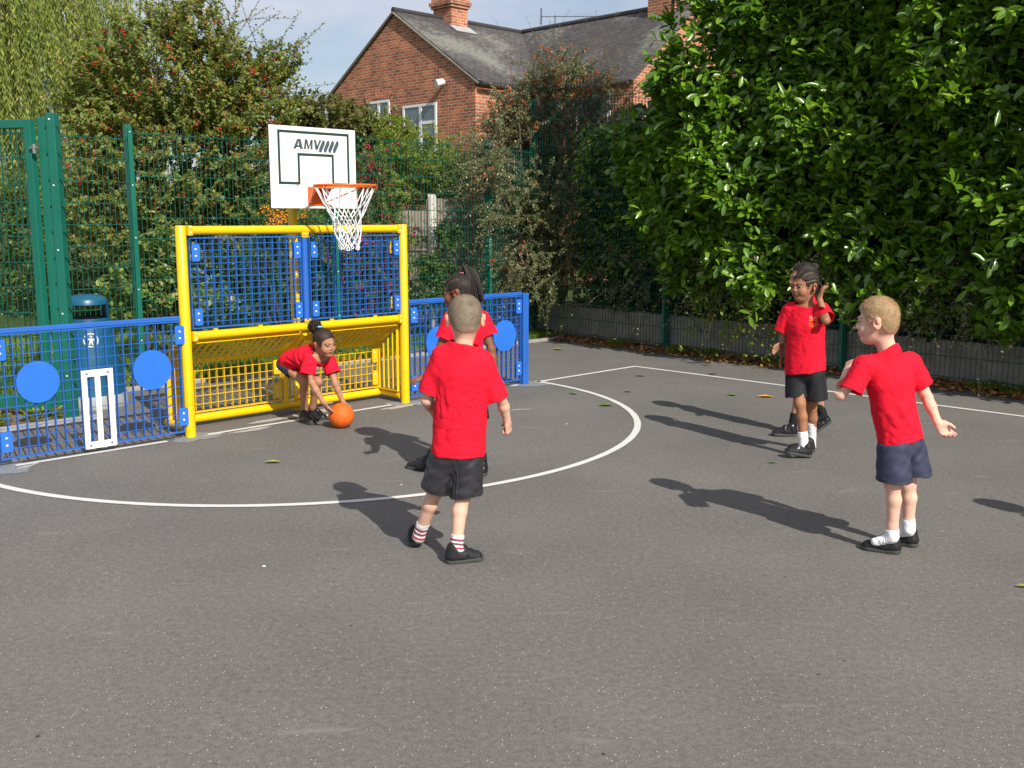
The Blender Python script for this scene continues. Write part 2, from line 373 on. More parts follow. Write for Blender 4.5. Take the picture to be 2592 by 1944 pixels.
# ------------------------------------------------------------------ goal
goal = thing('sports_goal', 'yellow tubular goal with blue mesh top and recessed yellow mesh below, bending girl in front', 'goal', ORIG, CROT)
GW = 2.03; GH = 1.547
for x in (0.0, GW):
    mb = MB(); mb.tube([(x, 0, 0.0), (x, 0, GH-0.006), (x, 0, GH)], [0.039, 0.039, 0.034], 20)
    p = mb.build('post', M['yellow'], goal, True)
mb = MB(); mb.tube([(0.045, 0, GH-0.036), (GW-0.045, 0, GH-0.036)], 0.0325, 18); cb = mb.build('crossbar', M['yellow'], goal, True)
mb = MB(); mb.tube([(0.045, 0, 0.745), (GW-0.045, 0, 0.745)], 0.0325, 18)
for x in (0.24, 0.62, 1.28, 1.72): mb.box(x-0.017, x+0.017, -0.006, 0.006, 0.772, 0.795)
mid = mb.build('middle_bar', M['yellow'], goal, True)
for bar_, z in ((cb, GH-0.036), (mid, 0.745)):
    for x, s in ((0.041, 1), (GW-0.041, -1)):
        b = MB(); b.bevbox(min(x, x+s*0.035), max(x, x+s*0.035), -0.041, 0.0, z-0.036, z+0.036, 0.004); bb = b.build('end_bracket', M['yellow'], bar_)
        for k in (-1, 1):
            q = MB(); q.dome((x+s*0.019, -0.041, z+k*0.019), 0.009, (0, -1, 0), 0.7); q.build('bolt', M['bolt'], goal, True)
for z in (GH-0.080, 0.787):
    b = MB(); b.bevbox(1.005, 1.065, -0.030, -0.018, z-0.018, z+0.022, 0.003); bb = b.build('centre_bracket', M['yellow'], goal)
    for k in (-1, 1):
        q = MB(); q.dome((1.035+k*0.015, -0.030, z), 0.009, (0, -1, 0), 0.7); q.build('bolt', M['dark_bolt'], bb, True)
mb = MB(); mb.tube([(1.035, -0.004, 0.800), (1.035, -0.004, 1.452)], 0.028, 16); mb.build('centre_post', M['blue'], goal, True)
for x0, x1, pl_ in ((0.052, 0.995, ((0.095, 1.352), (0.095, 0.885), (0.955, 1.352), (0.955, 0.885))), (1.078, 1.982, ((1.112, 1.352), (1.112, 0.885), (1.940, 1.352), (1.940, 0.885)))):
    mb = MB(); grid_panel(mb, x0, x1, 0.797, 1.462, 15, 14); p = mb.build('blue_mesh_panel', M['blue'], goal)
    for a in pl_: plate(p, a[0], a[1], M['disc_blue'])
for x, z in ((0.048, 1.352), (0.048, 0.885), (1.915, 1.352), (1.915, 0.885)):
    mb = MB(); mb.bevbox(x-0.005, x+0.03, 0.02, 0.028, z-0.05, z+0.05, 0.003); mb.build('rear_clip', M['yellow'], goal)
# recessed lower box
DW = 0.335
mb = MB(); mb.tube([(0.03, DW, 0.062), (1.995, DW, 0.062)], 0.0325, 18); mb.build('bottom_bar', M['yellow'], goal, True)
for x in (0.0, GW-0.012):
    mb = MB(); mb.tube([(x, 0.042, 0.062), (x, DW+0.02, 0.062)], 0.030, 14); mb.build('side_bar', M['yellow'], goal, True)
for x0, x1 in ((0.03, 0.985), (1.075, 1.985)):
    mb = MB(); grid_panel(mb, x0, x1, 0.108, 0.500, 15, 6, T=Matrix.Translation((0, DW, 0))); p = mb.build('yellow_mesh_panel', M['yellow'], goal)
    for a in ((x0+0.045, 0.40), (x0+0.045, 0.20), (x1-0.045, 0.40), (x1-0.045, 0.20)): plate(p, a[0], a[1], M['yellow'], T=Matrix.Translation((0, DW, 0)))
mb = MB(); mb.tube([(1.03, DW, 0.09), (1.03, DW, 0.52)], 0.026, 14); mb.build('rear_post', M['yellow'], goal, True)
mb = MB(); mb.tube([(2.0, DW, 0.09), (2.0, DW, 0.52)], 0.028, 14); mb.build('rear_post', M['yellow'], goal, True)
mb = MB(); mb.tube([(0.018, DW, 0.09), (0.018, DW, 0.52)], 0.028, 14); mb.build('rear_post', M['yellow'], goal, True)
ang = math.atan2(0.50-0.700, DW-0.02)
for x0, x1 in ((0.03, 0.985), (1.075, 1.985)):
    T = Matrix.Translation((0, 0.02, 0.700)) @ Matrix.Rotation(ang-PI/2, 4, 'X')
    mb = MB(); grid_panel(mb, x0, x1, 0.0, 0.36, 15, 6, T=T); p = mb.build('roof_mesh_panel', M['yellow'], goal)
    for a in ((x0+0.045, 0.18), (x1-0.045, 0.18)): plate(p, a[0], a[1], M['yellow'], y=0.028, T=T, bm='dark_bolt')
mb = MB(); mb.tube([(1.03, 0.02, 0.69), (1.03, DW, 0.492)], 0.022, 12); mb.build('roof_rail', M['yellow'], goal, True)
for x in (0.03, 1.992):
    T = Matrix.Translation((x, 0.0, 0)) @ Matrix.Rotation(PI/2, 4, 'Z')
    mb = MB(); grid_panel(mb, 0.045, DW-0.03, 0.10, 0.66, 4, 8, T=T); mb.build('side_mesh_panel', M['yellow'], goal)

# ------------------------------------------------------------------ basketball hoop
hoop = thing('basketball_hoop', 'white basketball backboard with orange ring and white net on a yellow pole', 'basketball hoop', W(1.19, 0.385), CROT)
BW = -0.335                                      # board front, from the pole
mb = MB(); mb.tube([(0, 0, 0), (0, 0, 2.16), (0, 0, 2.17)], [0.038, 0.038, 0.03], 18); mb.build('pole', M['yellow'], hoop, True)
for z in (1.80, 2.12):
    mb = MB()
    for x in (-0.05, 0.05): mb.bevbox(x-0.015, x+0.015, BW+0.022, 0.03, z-0.02, z+0.02, 0.003)
    mb.bevbox(-0.3, 0.3, BW+0.022, BW+0.045, z-0.022, z+0.022, 0.003)
    mb.build('support_arm', M['yellow'], hoop)
mb = MB(); mb.bevbox(-0.403, 0.403, BW, BW+0.02, 1.676, 2.305, 0.003); board = mb.build('backboard', M['white'], hoop)
mb = MB()
for a in ((-0.405, -0.4035), (0.4035, 0.405)): mb.box(a[0], a[1], BW+0.002, BW+0.02, 1.676, 2.305)
mb.box(-0.403, 0.403, BW+0.002, BW+0.02, 2.3052, 2.3075); mb.build('edge_trim', M['black_edge'], board)
BX = lambda u: (u-1.0325)*1.032
BZ = lambda z: 1.676+(z-1.674)*1.033
def strip(mb, pts, t, y, th=0.002):
    """mitred closed outline of thickness t on the board face"""
    n = len(pts); P = [Vector((p[0], p[1])) for p in pts]; o = []; i_ = []
    for k in range(n):
        a = (P[k]-P[k-1]).normalized(); b = (P[(k+1) % n]-P[k]).normalized(); na = Vector((-a.y, a.x)); nb = Vector((-b.y, b.x)); q = (na+nb)/max(0.3, 1+na.dot(nb))
        o.append(P[k]+q*t/2); i_.append(P[k]-q*t/2)
    for k in range(n):
        j = (k+1) % n; mb.add([(o[k].x, y, o[k].y), (o[j].x, y, o[j].y), (i_[j].x, y, i_[j].y), (i_[k].x, y, i_[k].y)], [(0, 1, 2, 3)])
mb = MB(); strip(mb, [(BX(a), BZ(b)) for a, b in ((0.722, 1.862), (0.722, 2.242), (1.350, 2.242), (1.350, 1.862), (1.203, 1.862), (1.203, 2.078), (0.892, 2.078), (0.892, 1.862))], 0.0205, BW-0.0015)
mb.build('target_outline', M['green_print'], board)
mb = MB(); y = BW-0.0015
def poly(pts): mb.add([(BX(p[0]), y, BZ(p[1])) for p in pts], [tuple(range(len(pts)))])
zb, zt = 2.118, 2.192
# A, M, V in heavy slanted capitals
poly([(0.846, zb), (0.872, zb), (0.901, zt-0.012), (0.908, zt), (0.885, zt)]); poly([(0.901, zt-0.012), (0.908, zt), (0.916, zt), (0.934, zb), (0.908, zb), (0.896, zt-0.03)])
poly([(0.868, zb+0.013), (0.911, zb+0.013), (0.908, zb+0.027), (0.876, zb+0.027)])
poly([(0.942, zb), (0.960, zb), (0.971, zt), (0.952, zt)]); poly([(0.962, zt), (0.975, zt), (0.988, zb+0.014), (0.981, zb), (0.975, zb)])
poly([(0.978, zb), (0.986, zb), (1.019, zt), (1.006, zt)]); poly([(1.001, zb), (1.020, zb), (1.024, zt), (1.005, zt)])
poly([(1.034, zt), (1.054, zt), (1.064, zb+0.024), (1.061, zb), (1.045, zb)]); poly([(1.048, zb), (1.066, zb), (1.103, zt), (1.084, zt)])
for k in range(4):
    x = 1.078+k*0.0428; poly([(x+0.002, zb-0.012), (x+0.013, zb-0.020), (x+0.024, zb-0.014), (x+0.0555, zt-0.030), (x+0.0570, zt-0.010), (x+0.045, zt+0.002), (x+0.033, zt-0.005), (x+0.0, zb+0.006)])
mb.build('logo', M['slate_print'], board)
fc = bpy.data.curves.new('lettering', 'FONT'); fc.body = 'PLAYGROUND SOLUTIONS'; fc.size = 0.0205
fo = bpy.data.objects.new('lettering', fc); COL.objects.link(fo); bpy.context.view_layer.update()
me = bpy.data.meshes.new_from_object(fo.evaluated_get(bpy.context.evaluated_depsgraph_get())); bpy.data.objects.remove(fo)
xs = [v.co.x for v in me.vertices]; kx = 0.234/(max(xs)-min(xs))
for v in me.vertices: v.co = Vector((BX(0.846+v.co.x*kx), BW-0.0015, BZ(2.0985+v.co.y*0.95)))
link('lettering', me, M['slate_print'], board)
for x, z in ((0.875, 1.845), (1.19, 1.85)):
    mb = MB(); mb.dome((BX(x), BW, BZ(z)), 0.008, (0, -1, 0), 0.8); mb.build('board_bolt', M['dark_bolt'], board, True)
RC = (0.0, BW-0.405, 1.846); RR = 0.237
mb = MB(); mb.ring(RC, RR, 0.0095, 48, 10)
for s in (-1, 1):
    mb.tube([(s*0.058, BW-0.006, 1.712), (s*0.20, RC[1]+0.11, 1.826)], 0.006, 8)
for k in range(12):
    a = 2*PI*(k+0.5)/12; mb.ring((RC[0]+RR*math.cos(a), RC[1]+RR*math.sin(a), RC[2]-0.012), 0.009, 0.0025, 10, 6, 'y')
rim = mb.build('ring', M['orange'], hoop, True)
mb = MB(); mb.bevbox(-0.072, 0.072, BW-0.012, BW-0.002, 1.702, 1.845, 0.003); mb.bevbox(-0.072, 0.072, BW-0.16, BW-0.012, 1.826, 1.834, 0.002)
for s in (-1, 1): mb.add([(s*0.07, BW-0.012, 1.705), (s*0.07, BW-0.012, 1.83), (s*0.07, BW-0.13, 1.83), (s*0.066, BW-0.012, 1.705), (s*0.066, BW-0.012, 1.83), (s*0.066, BW-0.13, 1.83)], [(0, 1, 2), (5, 4, 3), (0, 3, 4, 1), (1, 4, 5, 2), (2, 5, 3, 0)])
mb.build('mounting_plate', M['orange'], rim)
rj = random.Random(5); mb = MB()
lev = [(1.826, 0.226), (1.665, 0.140), (1.600, 0.117), (1.540, 0.101), (1.482, 0.091), (1.428, 0.086), (1.385, 0.078)]
nodes = []
for j, (z, r_) in enumerate(lev):
    row = []
    for k in range(12):
        a = 2*PI*(k+0.5*(j % 2)+0.5)/12+(rj.uniform(-.08, .08) if j > 1 else 0); q = r_*(1+(rj.uniform(-.10, .10) if j > 0 else 0))
        row.append(Vector((RC[0]+q*math.cos(a)+0.004*j, RC[1]+q*math.sin(a), z+(rj.uniform(-.009, .009) if j > 1 else 0))))
    nodes.append(row)
for j in range(len(lev)-1):
    for k in range(12):
        for s in ((0, -1) if j % 2 == 0 else (0, 1)):
            a = nodes[j][k]; b = nodes[j+1][(k+s) % 12]; c = (a+b)/2; c.z -= 0.004*(j > 0); mb.tube([a, c, b], 0.0042, 6)
    if j > 0:
        for k in range(12): mb.dome(nodes[j][k], 0.0068, nodes[j][k]-Vector((RC[0], RC[1], nodes[j][k].z)), 1.0, 8)
for k in range(12):
    a = nodes[-1][k]; d = Vector((a.x-RC[0], a.y-RC[1], 0)).normalized(); t = Vector((-d.y, d.x, 0)); q = 0.03+rj.uniform(-.008, .008)
    mb.tube([a, a+t*0.012-Vector((0, 0, q*.6)), a+t*0.006+d*0.004-Vector((0, 0, q)), a-t*0.006-Vector((0, 0, q)), a-t*0.013-Vector((0, 0, q*.5)), a], 0.0042, 6)
mb.build('net', M['net'], rim, True)

# ------------------------------------------------------------------ low blue fences either side of the goal
def low_fence(label, x0, x1, n, discs, plates, loc):
    t = thing('low_fence', label, 'fence', ORIG, CROT)
    mb = MB(); mb.bevbox(x0, x1, -0.020, 0.018, 0.868, 0.900, 0.004); mb.build('top_rail', M['blue'], t)
    mb = MB(); grid_panel(mb, x0+0.004, x1-0.004, 0.045, 0.866, n, 12, bar=(0.005, 0.026)); p = mb.build('mesh_panel', M['blue'], t)
    for x, z in plates: plate(p, x, z, M['disc_blue'], w=0.072, h=0.135, y=-0.026)
    for x, z, r_ in discs:
        mb = MB(); mb.prism([(x+r_*math.cos(2*PI*k/48), z+r_*math.sin(2*PI*k/48)) for k in range(48)], -0.038, -0.026); mb.build('target_disc', M['disc_blue'], t)
    return t
lf = low_fence('low blue fence left of the goal with two discs and a white wicket board', -1.335, -0.047, 21, ((-1.072, 0.537, 0.138), (-0.284, 0.534, 0.142)), ((-0.062, 0.765), (-0.062, 0.165), (-1.293, 0.765), (-1.293, 0.165)), ORIG)
mb = MB(); mb.bevbox(-1.42, -1.345, -0.037, 0.037, 0.0, 0.895, 0.006); mb.build('end_post', M['blue'], lf)
mb = MB(); x0, x1, z0, z1 = -0.789, -0.571, 0.036, 0.579
xm = (x0+x1)/2; b_ = 0.037
for a in ((x0, x1, z1-0.046, z1), (x0, x1, z0, z0+0.046), (x0, x0+b_, z0+0.046, z1-0.046), (x1-b_, x1, z0+0.046, z1-0.046), (xm-b_/2, xm+b_/2, z0+0.046, z1-0.046)):
    mb.box(a[0], a[1], -0.036, -0.026, a[2], a[3])
wb = mb.build('wicket_board', M['white'], lf)
for x in (x0+0.036, x1-0.036):
    for z in (z0+0.023, z1-0.023):
        q = MB(); q.dome((x, -0.036, z), 0.0095, (0, -1, 0), 0.7); q.build('bolt', M['dark_bolt'], wb, True)
rf = low_fence('low blue mesh fence right of the goal with two discs and a square end post', GW+0.047, 3.462, 22, ((2.392, 0.503, 0.146), (3.216, 0.499, 0.148)), ((2.118, 0.765), (2.118, 0.165), (3.412, 0.765), (3.412, 0.165)), ORIG)
mb = MB(); mb.bevbox(3.466, 3.542, -0.037, 0.037, 0.0, 0.886, 0.006); mb.build('end_post', M['blue'], rf)

# ------------------------------------------------------------------ green weld mesh fences and gate
def wire_panel(name, parent, L, h, z0=0.05, T=None, pitch=0.05, row=0.2, r_=0.0024):
    mb = MB(); n = max(1, round(L/pitch))
    for i in range(n+1):
        x = L*i/n; mb.box(x-r_, x+r_, -r_, r_, z0, h, T)
    k = 0; z = h-0.03
    while z > z0:
        for s in (-1, 1): mb.box(0, L, s*(r_+0.0042)-0.0035, s*(r_+0.0042)+0.0035, z-0.0035, z+0.0035, T)
        z -= row
    return mb.build(name, M['green_wire'], parent)
def mesh_post(parent, x, h, T=None, s=0.06, bolts=True, face=-1):
    mb = MB(); mb.bevbox(x-s/2, x+s/2, 0.012, 0.012+s, 0.0, h+0.05, 0.004, T)
    mb.bevbox(x-0.022, x+0.022, -0.016, -0.0085, 0.1, h+0.03, 0.002, T)
    p = mb.build('fence_post', M['green'], parent)
    if bolts:
        z = h-0.02
        while z > 0.2:
            b = MB()
            q = Vector((x, -0.016, z)); d = Vector((0, -1, 0))
            if T: q = T @ q; d = T.to_3x3() @ d
            b.dome(q, 0.009, d, 0.8, 8); z -= 0.5
            b.build('bolt', M['bolt'], p, True)
    return p
bf = thing('mesh_fence', 'green weld mesh fence standing in the lawn behind the goal', 'fence', W(0, 2.75), CROT)
for x, h in ((-3.80, 2.36), (-1.43, 2.40), (0.93, 2.43), (3.285, 2.52), (5.67, 2.52)): mesh_post(bf, x, h)
for x0, x1, h in ((-3.77, -1.46, 2.34), (-1.40, 0.90, 2.37), (0.96, 3.255, 2.43), (3.315, 5.64, 2.52)): wire_panel('wire_panel', bf, x1-x0, h, T=Matrix.Translation((x0, 0, 0)))
wire_panel('wire_panel', bf, 0.97, 2.50, T=Matrix.Translation((5.70, 0.0, 0)) @ Matrix.Rotation(math.atan2(0.17, 0.93), 4, 'Z'))
ra = math.atan2(W(6.25, -4.0).y-W(6.64, 2.95).y, W(6.25, -4.0).x-W(6.64, 2.95).x)
sf = thing('mesh_fence', 'tall green weld mesh fence with hedge growing through it along the right side', 'fence', W(6.64, 2.95), ra)
for x in (0.0, 2.38, 4.78, 7.18, 9.58, 11.98): mesh_post(sf, x, 3.12)
for x in (0.0, 2.38, 4.78, 7.18, 9.58): wire_panel('wire_panel', sf, 2.34, 3.12, T=Matrix.Translation((x+0.02, 0, 0)))
gp_w = W(-0.34, 1.36)
pf = thing('mesh_fence', 'short green mesh fence running back from the gate post, seen edge on', 'fence', gp_w, CROT+R(67))
wire_panel('wire_panel', pf, 1.45, 2.33, T=Matrix.Translation((0.06, 0, 0)))
gpost = thing('gate_post', 'thick green gate post with clamp strip and bolts beside the litter bin', 'post', gp_w, R(-8))
mb = MB(); mb.bevbox(-0.095, -0.015, -0.03, 0.05, 0, 2.37, 0.004); mb.build('post_tube', M['green'], gpost)
mb = MB(); mb.bevbox(-0.008, 0.062, -0.045, 0.03, 0, 2.40, 0.004); cs = mb.build('clamp_post', M['green'], gpost)
for z in np.arange(0.35, 2.4, 0.5):
    mb = MB(); mb.dome((0.02, -0.045, z), 0.009, (0, -1, 0), 0.8); mb.build('bolt', M['bolt'], cs, True)
mb = MB()
for z in np.arange(0.3, 2.4, 0.2): mb.box(-0.016, -0.006, -0.05, -0.04, z-0.006, z+0.006); mb.box(0.0625, 0.10, -0.03, -0.02, z-0.006, z+0.006)
mb.build('wire_stub', M['green_wire'], gpost)['kind'] = 'stuff'
mb = MB(); mb.bevbox(-0.16, 0.13, -0.12, 0.12, 0, 0.012, 0.003); mb.build('base_plate', M['footing'], gpost)
gate_rz = math.atan2(0.30, -0.955)
gate = thing('metal_gate', 'open green metal gate with mesh infill at the left edge', 'gate', (-3.69, 8.12, 0), gate_rz)
mb = MB()
for a in ((0.0, 0.065, 0.07, 2.35), (1.135, 1.2, 0.07, 2.35)): mb.bevbox(a[0], a[1], -0.03, 0.03, a[2], a[3], 0.005)
for a in ((0.065, 1.135, 2.285, 2.35), (0.065, 1.135, 0.07, 0.175)): mb.bevbox(a[0], a[1], -0.028, 0.028, a[2], a[3], 0.005)
mb.build('gate_frame', M['green'], gate)
wire_panel('wire_infill', gate, 1.07, 2.285, z0=0.175, T=Matrix.Translation((0.065, 0, 0)))
mb = MB(); mb.tube([(-0.075, 0.045, 2.13), (0.0, 0.045, 2.13)], 0.011, 10); mb.tube([(-0.04, 0.045, 2.09), (-0.04, 0.045, 2.16)], 0.016, 10); mb.build('hinge', M['dark_bolt'], gate, True)

# ------------------------------------------------------------------ litter bin
M['bin_blue'] = mat('blue_bin_plastic', (0.008, 0.088, 0.165), 0.34, 0.5, var=0.08, vscale=6, bump=0.05, bscale=120, dirt=0.25)
M['bin_grey'] = mat('grey_bin_base', (0.30, 0.31, 0.32), 0.6, 0.4, var=0.12, vscale=12)
M['bin_dark'] = mat('dark_bin_inside', (0.02, 0.02, 0.022), 0.8)
M['bin_print'] = mat('pale_bin_print', (0.55, 0.57, 0.55), 0.6, var=0.2, vscale=60)
bl = Vector((-3.64, 8.78, 0)); bin_rz = math.atan2(-bl.y, -bl.x)
lb = thing('litter_bin', 'dark blue flared litter bin with a hood and round litter sign, behind the blue fence', 'litter bin', bl, bin_rz)
mb = MB(); mb.lathe([(0.0, 0.0), (0.295, 0.0), (0.298, 0.02), (0.292, 0.10), (0.283, 0.112)], 40); mb.build('base_ring', M['bin_grey'], lb, True)
mb = MB(); mb.lathe([(0.278, 0.11), (0.276, 0.13), (0.250, 0.32), (0.222, 0.52), (0.196, 0.70), (0.186, 0.735), (0.182, 0.74)], 40); body = mb.build('body', M['bin_blue'], lb, True)
prof = [(0.186, 0.74), (0.183, 0.76), (0.180, 0.80), (0.178, 0.84), (0.176, 0.875), (0.171, 0.905), (0.158, 0.930), (0.128, 0.948), (0.07, 0.958), (0.0, 0.960)]
mb = MB(); N_ = 40; vs = []; fs = []
for sh in (0.0, 0.010):
    for r_, z in prof:
        for k in range(N_): a = 2*PI*k/N_; vs.append((max(0, r_-sh)*math.cos(a), max(0, r_-sh)*math.sin(a), z-sh*0.7))
npf = len(prof)
for i in range(npf-1):
    for k in range(N_):
        a = 2*PI*(k+.5)/N_; op = (abs(math.remainder(a-0.12, 2*PI)) < 1.02 or abs(math.remainder(a-PI-0.1, 2*PI)) < 0.95) and 1 <= i <= 3
        if op: continue
        q = (i*N_+k, i*N_+(k+1) % N_, (i+1)*N_+(k+1) % N_, (i+1)*N_+k); fs.append(q); fs.append(tuple(x+npf*N_ for x in q[::-1]))
me = bpy.data.meshes.new('hood'); me.from_pydata(vs, [], fs); me.update(); hd = link('hood', me, M['bin_blue'], lb, True)
mb = MB(); mb.lathe([(0.165, 0.55), (0.165, 0.752), (0.0, 0.70)], 24); mb.build('liner', M['bin_dark'], lb, True)
mb = MB()                                                  # round litter sign, laid on the flared body
def on_body(a, z):
    r_ = 0.2785-(z-0.11)*0.1395+0.0035; return (r_*math.cos(a), r_*math.sin(a), z)
def wrap(pts, ca, cz):
    vs = [on_body(ca+p[0]/0.21, cz+p[1]) for p in pts]; mb.add(vs, [tuple(range(len(vs)))])
def arcband(r0, r1, a0, a1, ca, cz, n=8):
    for i in range(n):
        b0 = R(a0+(a1-a0)*i/n); b1 = R(a0+(a1-a0)*(i+1)/n)
        wrap([(r0*math.cos(b0), r0*math.sin(b0)), (r1*math.cos(b0), r1*math.sin(b0)), (r1*math.cos(b1), r1*math.sin(b1)), (r0*math.cos(b1), r0*math.sin(b1))], ca, cz)
sa, sz = 0.08, 0.585
arcband(0.050, 0.060, -60, 150, sa, sz, 14); arcband(0.050, 0.060, 170, 215, sa, sz, 5); arcband(0.050, 0.060, 235, 285, sa, sz, 5)
arcband(0.0, 0.010, 0, 360, sa+0.01, sz+0.030, 8)
wrap([(-0.012, 0.016), (0.014, 0.018), (0.030, 0.004), (0.038, -0.012), (0.031, -0.016), (0.020, 0.0), (0.012, -0.002), (0.016, -0.040), (0.008, -0.042), (0.0, -0.015), (-0.010, -0.042), (-0.018, -0.040), (-0.010, 0.0), (-0.024, 0.006), (-0.034, 0.002), (-0.030, 0.012)], sa, sz)
wrap([(0.030, -0.022), (0.044, -0.022), (0.041, -0.044), (0.033, -0.044)], sa, sz)
mb.build('litter_sign', M['bin_print'], body)

# ------------------------------------------------------------------ edging, wall, wooden fence
me_ = MB(); me_.bevbox(-0.15, 6.75, 2.28, 2.345, -0.05, 0.035, 0.006)
kb = me_.build('kerb_edging', M['concrete']); kb.location = ORIG; kb.rotation_euler.z = CROT; tag(kb, 'pale concrete edging strip between the court and the lawn', 'kerb', kind='structure')
me_ = MB(); me_.bevbox(-6.0, -0.2, 1.17, 1.235, -0.05, 0.03, 0.006)
kb = me_.build('kerb_edging', M['concrete']); kb.location = ORIG; kb.rotation_euler.z = CROT; tag(kb, 'concrete edging strip in front of the open gate', 'kerb', kind='structure')
sheet('soil_strip', cw((-6, 1.235), (-0.2, 1.235), (-0.2, 2.4), (-6, 2.4)), 0.006, M['soil'], label='bare brown soil strip under the gate', cat='ground')
sheet('soil_strip', cw((-0.2, 2.345), (6.9, 2.345), (6.9, 2.62), (-0.2, 2.62)), 0.014, M['soil'], label='weedy soil strip behind the kerb edging', cat='ground')
sheet('lawn', cw((-7, 2.4), (-0.2, 2.4), (-0.2, 2.62), (6.9, 2.62), (6.9, 30), (-7, 30)), 0.008, M['turf'], label='grass lawn behind the back mesh fence', cat='lawn')
M['block'] = mat('weathered_block_wall', (0.29, 0.265, 0.23), 0.9, 0.3, var=0.3, vscale=7, bump=0.5, bscale=70)
rw = thing('retaining_wall', 'low weathered grey retaining wall behind the green mesh under the hedge', 'wall', W(6.64, 2.95), ra)
mb = MB(); mb.bevbox(-0.1, 14, 0.11, 0.30, -0.1, 0.43, 0.012); mb.build('wall_body', M['block'], rw)
sheet('soil_bank', cw((6.85, 3.2), (6.4, -12), (12, -12), (12, 3.2)), 0.40, M['soil'])
M['board'] = mat('weathered_fence_board', (0.23, 0.205, 0.165), 0.85, 0.3, var=0.3, vscale=5, bump=0.4, bscale=50)
wf = thing('wooden_fence', 'weathered grey close board wooden fence behind the mesh', 'fence', W(5.0, 4.2), CROT)
rj = random.Random(3); x = 0.0
while x < 2.6:
    h = (1.70 if x < 0.82 else 1.86)+rj.uniform(-.012, .012); mb = MB(); mb.bevbox(x, x+0.095, rj.uniform(0, .008), 0.02+rj.uniform(0, .006), 0.05, h, 0.003, Matrix.Rotation(rj.uniform(-.004, .004), 4, 'Y'))
    mb.build('board', M['board'], wf); x += 0.104
for z in (0.4, 1.0, 1.55):
    mb = MB(); mb.bevbox(0, 2.6, 0.03, 0.07, z, z+0.08, 0.003); mb.build('rail', M['board'], wf)
M['pale_post'] = mat('pale_concrete_post', (0.58, 0.56, 0.52), 0.8, 0.3, var=0.12, vscale=10)
mb = MB(); mb.prism([(0.84, 0.0), (0.955, 0.0), (0.955, 1.90), (0.93, 1.935), (0.865, 1.935), (0.84, 1.90)], -0.06, -0.006); mb.build('concrete_post', M['pale_post'], wf)

# ------------------------------------------------------------------ house
def brickmat(name, rot_v=False):
    m = bpy.data.materials.new(name); m.use_nodes = True; n = m.node_tree.nodes; l = m.node_tree.links; b = n['Principled BSDF']
    t = n.new('ShaderNodeTexCoord'); s = n.new('ShaderNodeSeparateXYZ'); l.new(t.outputs['Object'], s.inputs[0])
    ad = n.new('ShaderNodeMath'); l.new(s.outputs[0], ad.inputs[0]); l.new(s.outputs[1], ad.inputs[1])
    c = n.new('ShaderNodeCombineXYZ'); l.new(ad.outputs[0], c.inputs[0]); l.new(s.outputs[2], c.inputs[1])
    k = n.new('ShaderNodeTexBrick'); l.new(c.outputs[0], k.inputs[0])
    for nm, v in (('Scale', 1.0), ('Brick Width', 0.225), ('Row Height', 0.075), ('Mortar Size', 0.009), ('Mortar Smooth', 0.3), ('Bias', -0.1)): k.inputs[nm].default_value = v
    k.inputs['Color1'].default_value = (0.52, 0.185, 0.088, 1); k.inputs['Color2'].default_value = (0.23, 0.085, 0.055, 1); k.inputs['Mortar'].default_value = (0.52, 0.41, 0.31, 1)
    z = n.new('ShaderNodeTexNoise'); z.inputs['Scale'].default_value = 2.2; z.inputs['Detail'].default_value = 7; z.inputs['Roughness'].default_value = 0.7; l.new(t.outputs['Object'], z.inputs['Vector'])
    r_ = n.new('ShaderNodeValToRGB'); r_.color_ramp.elements[0].position = 0.3; r_.color_ramp.elements[0].color = (0.62, 0.60, 0.58, 1); r_.color_ramp.elements[1].position = 0.7; r_.color_ramp.elements[1].color = (1.25, 1.15, 1.05, 1)
    l.new(z.outputs['Fac'], r_.inputs[0]); mm = n.new('ShaderNodeMixRGB'); mm.blend_type = 'MULTIPLY'; mm.inputs[0].default_value = 1
    l.new(k.outputs['Color'], mm.inputs[1]); l.new(r_.outputs[0], mm.inputs[2]); l.new(mm.outputs[0], b.inputs['Base Color']); b.inputs['Roughness'].default_value = 0.9
    bp = n.new('ShaderNodeBump'); bp.inputs['Strength'].default_value = 0.6; bp.inputs['Distance'].default_value = 0.01; bp.invert = True
    l.new(k.outputs['Fac'], bp.inputs['Height']); l.new(bp.outputs[0], b.inputs['Normal']); return m
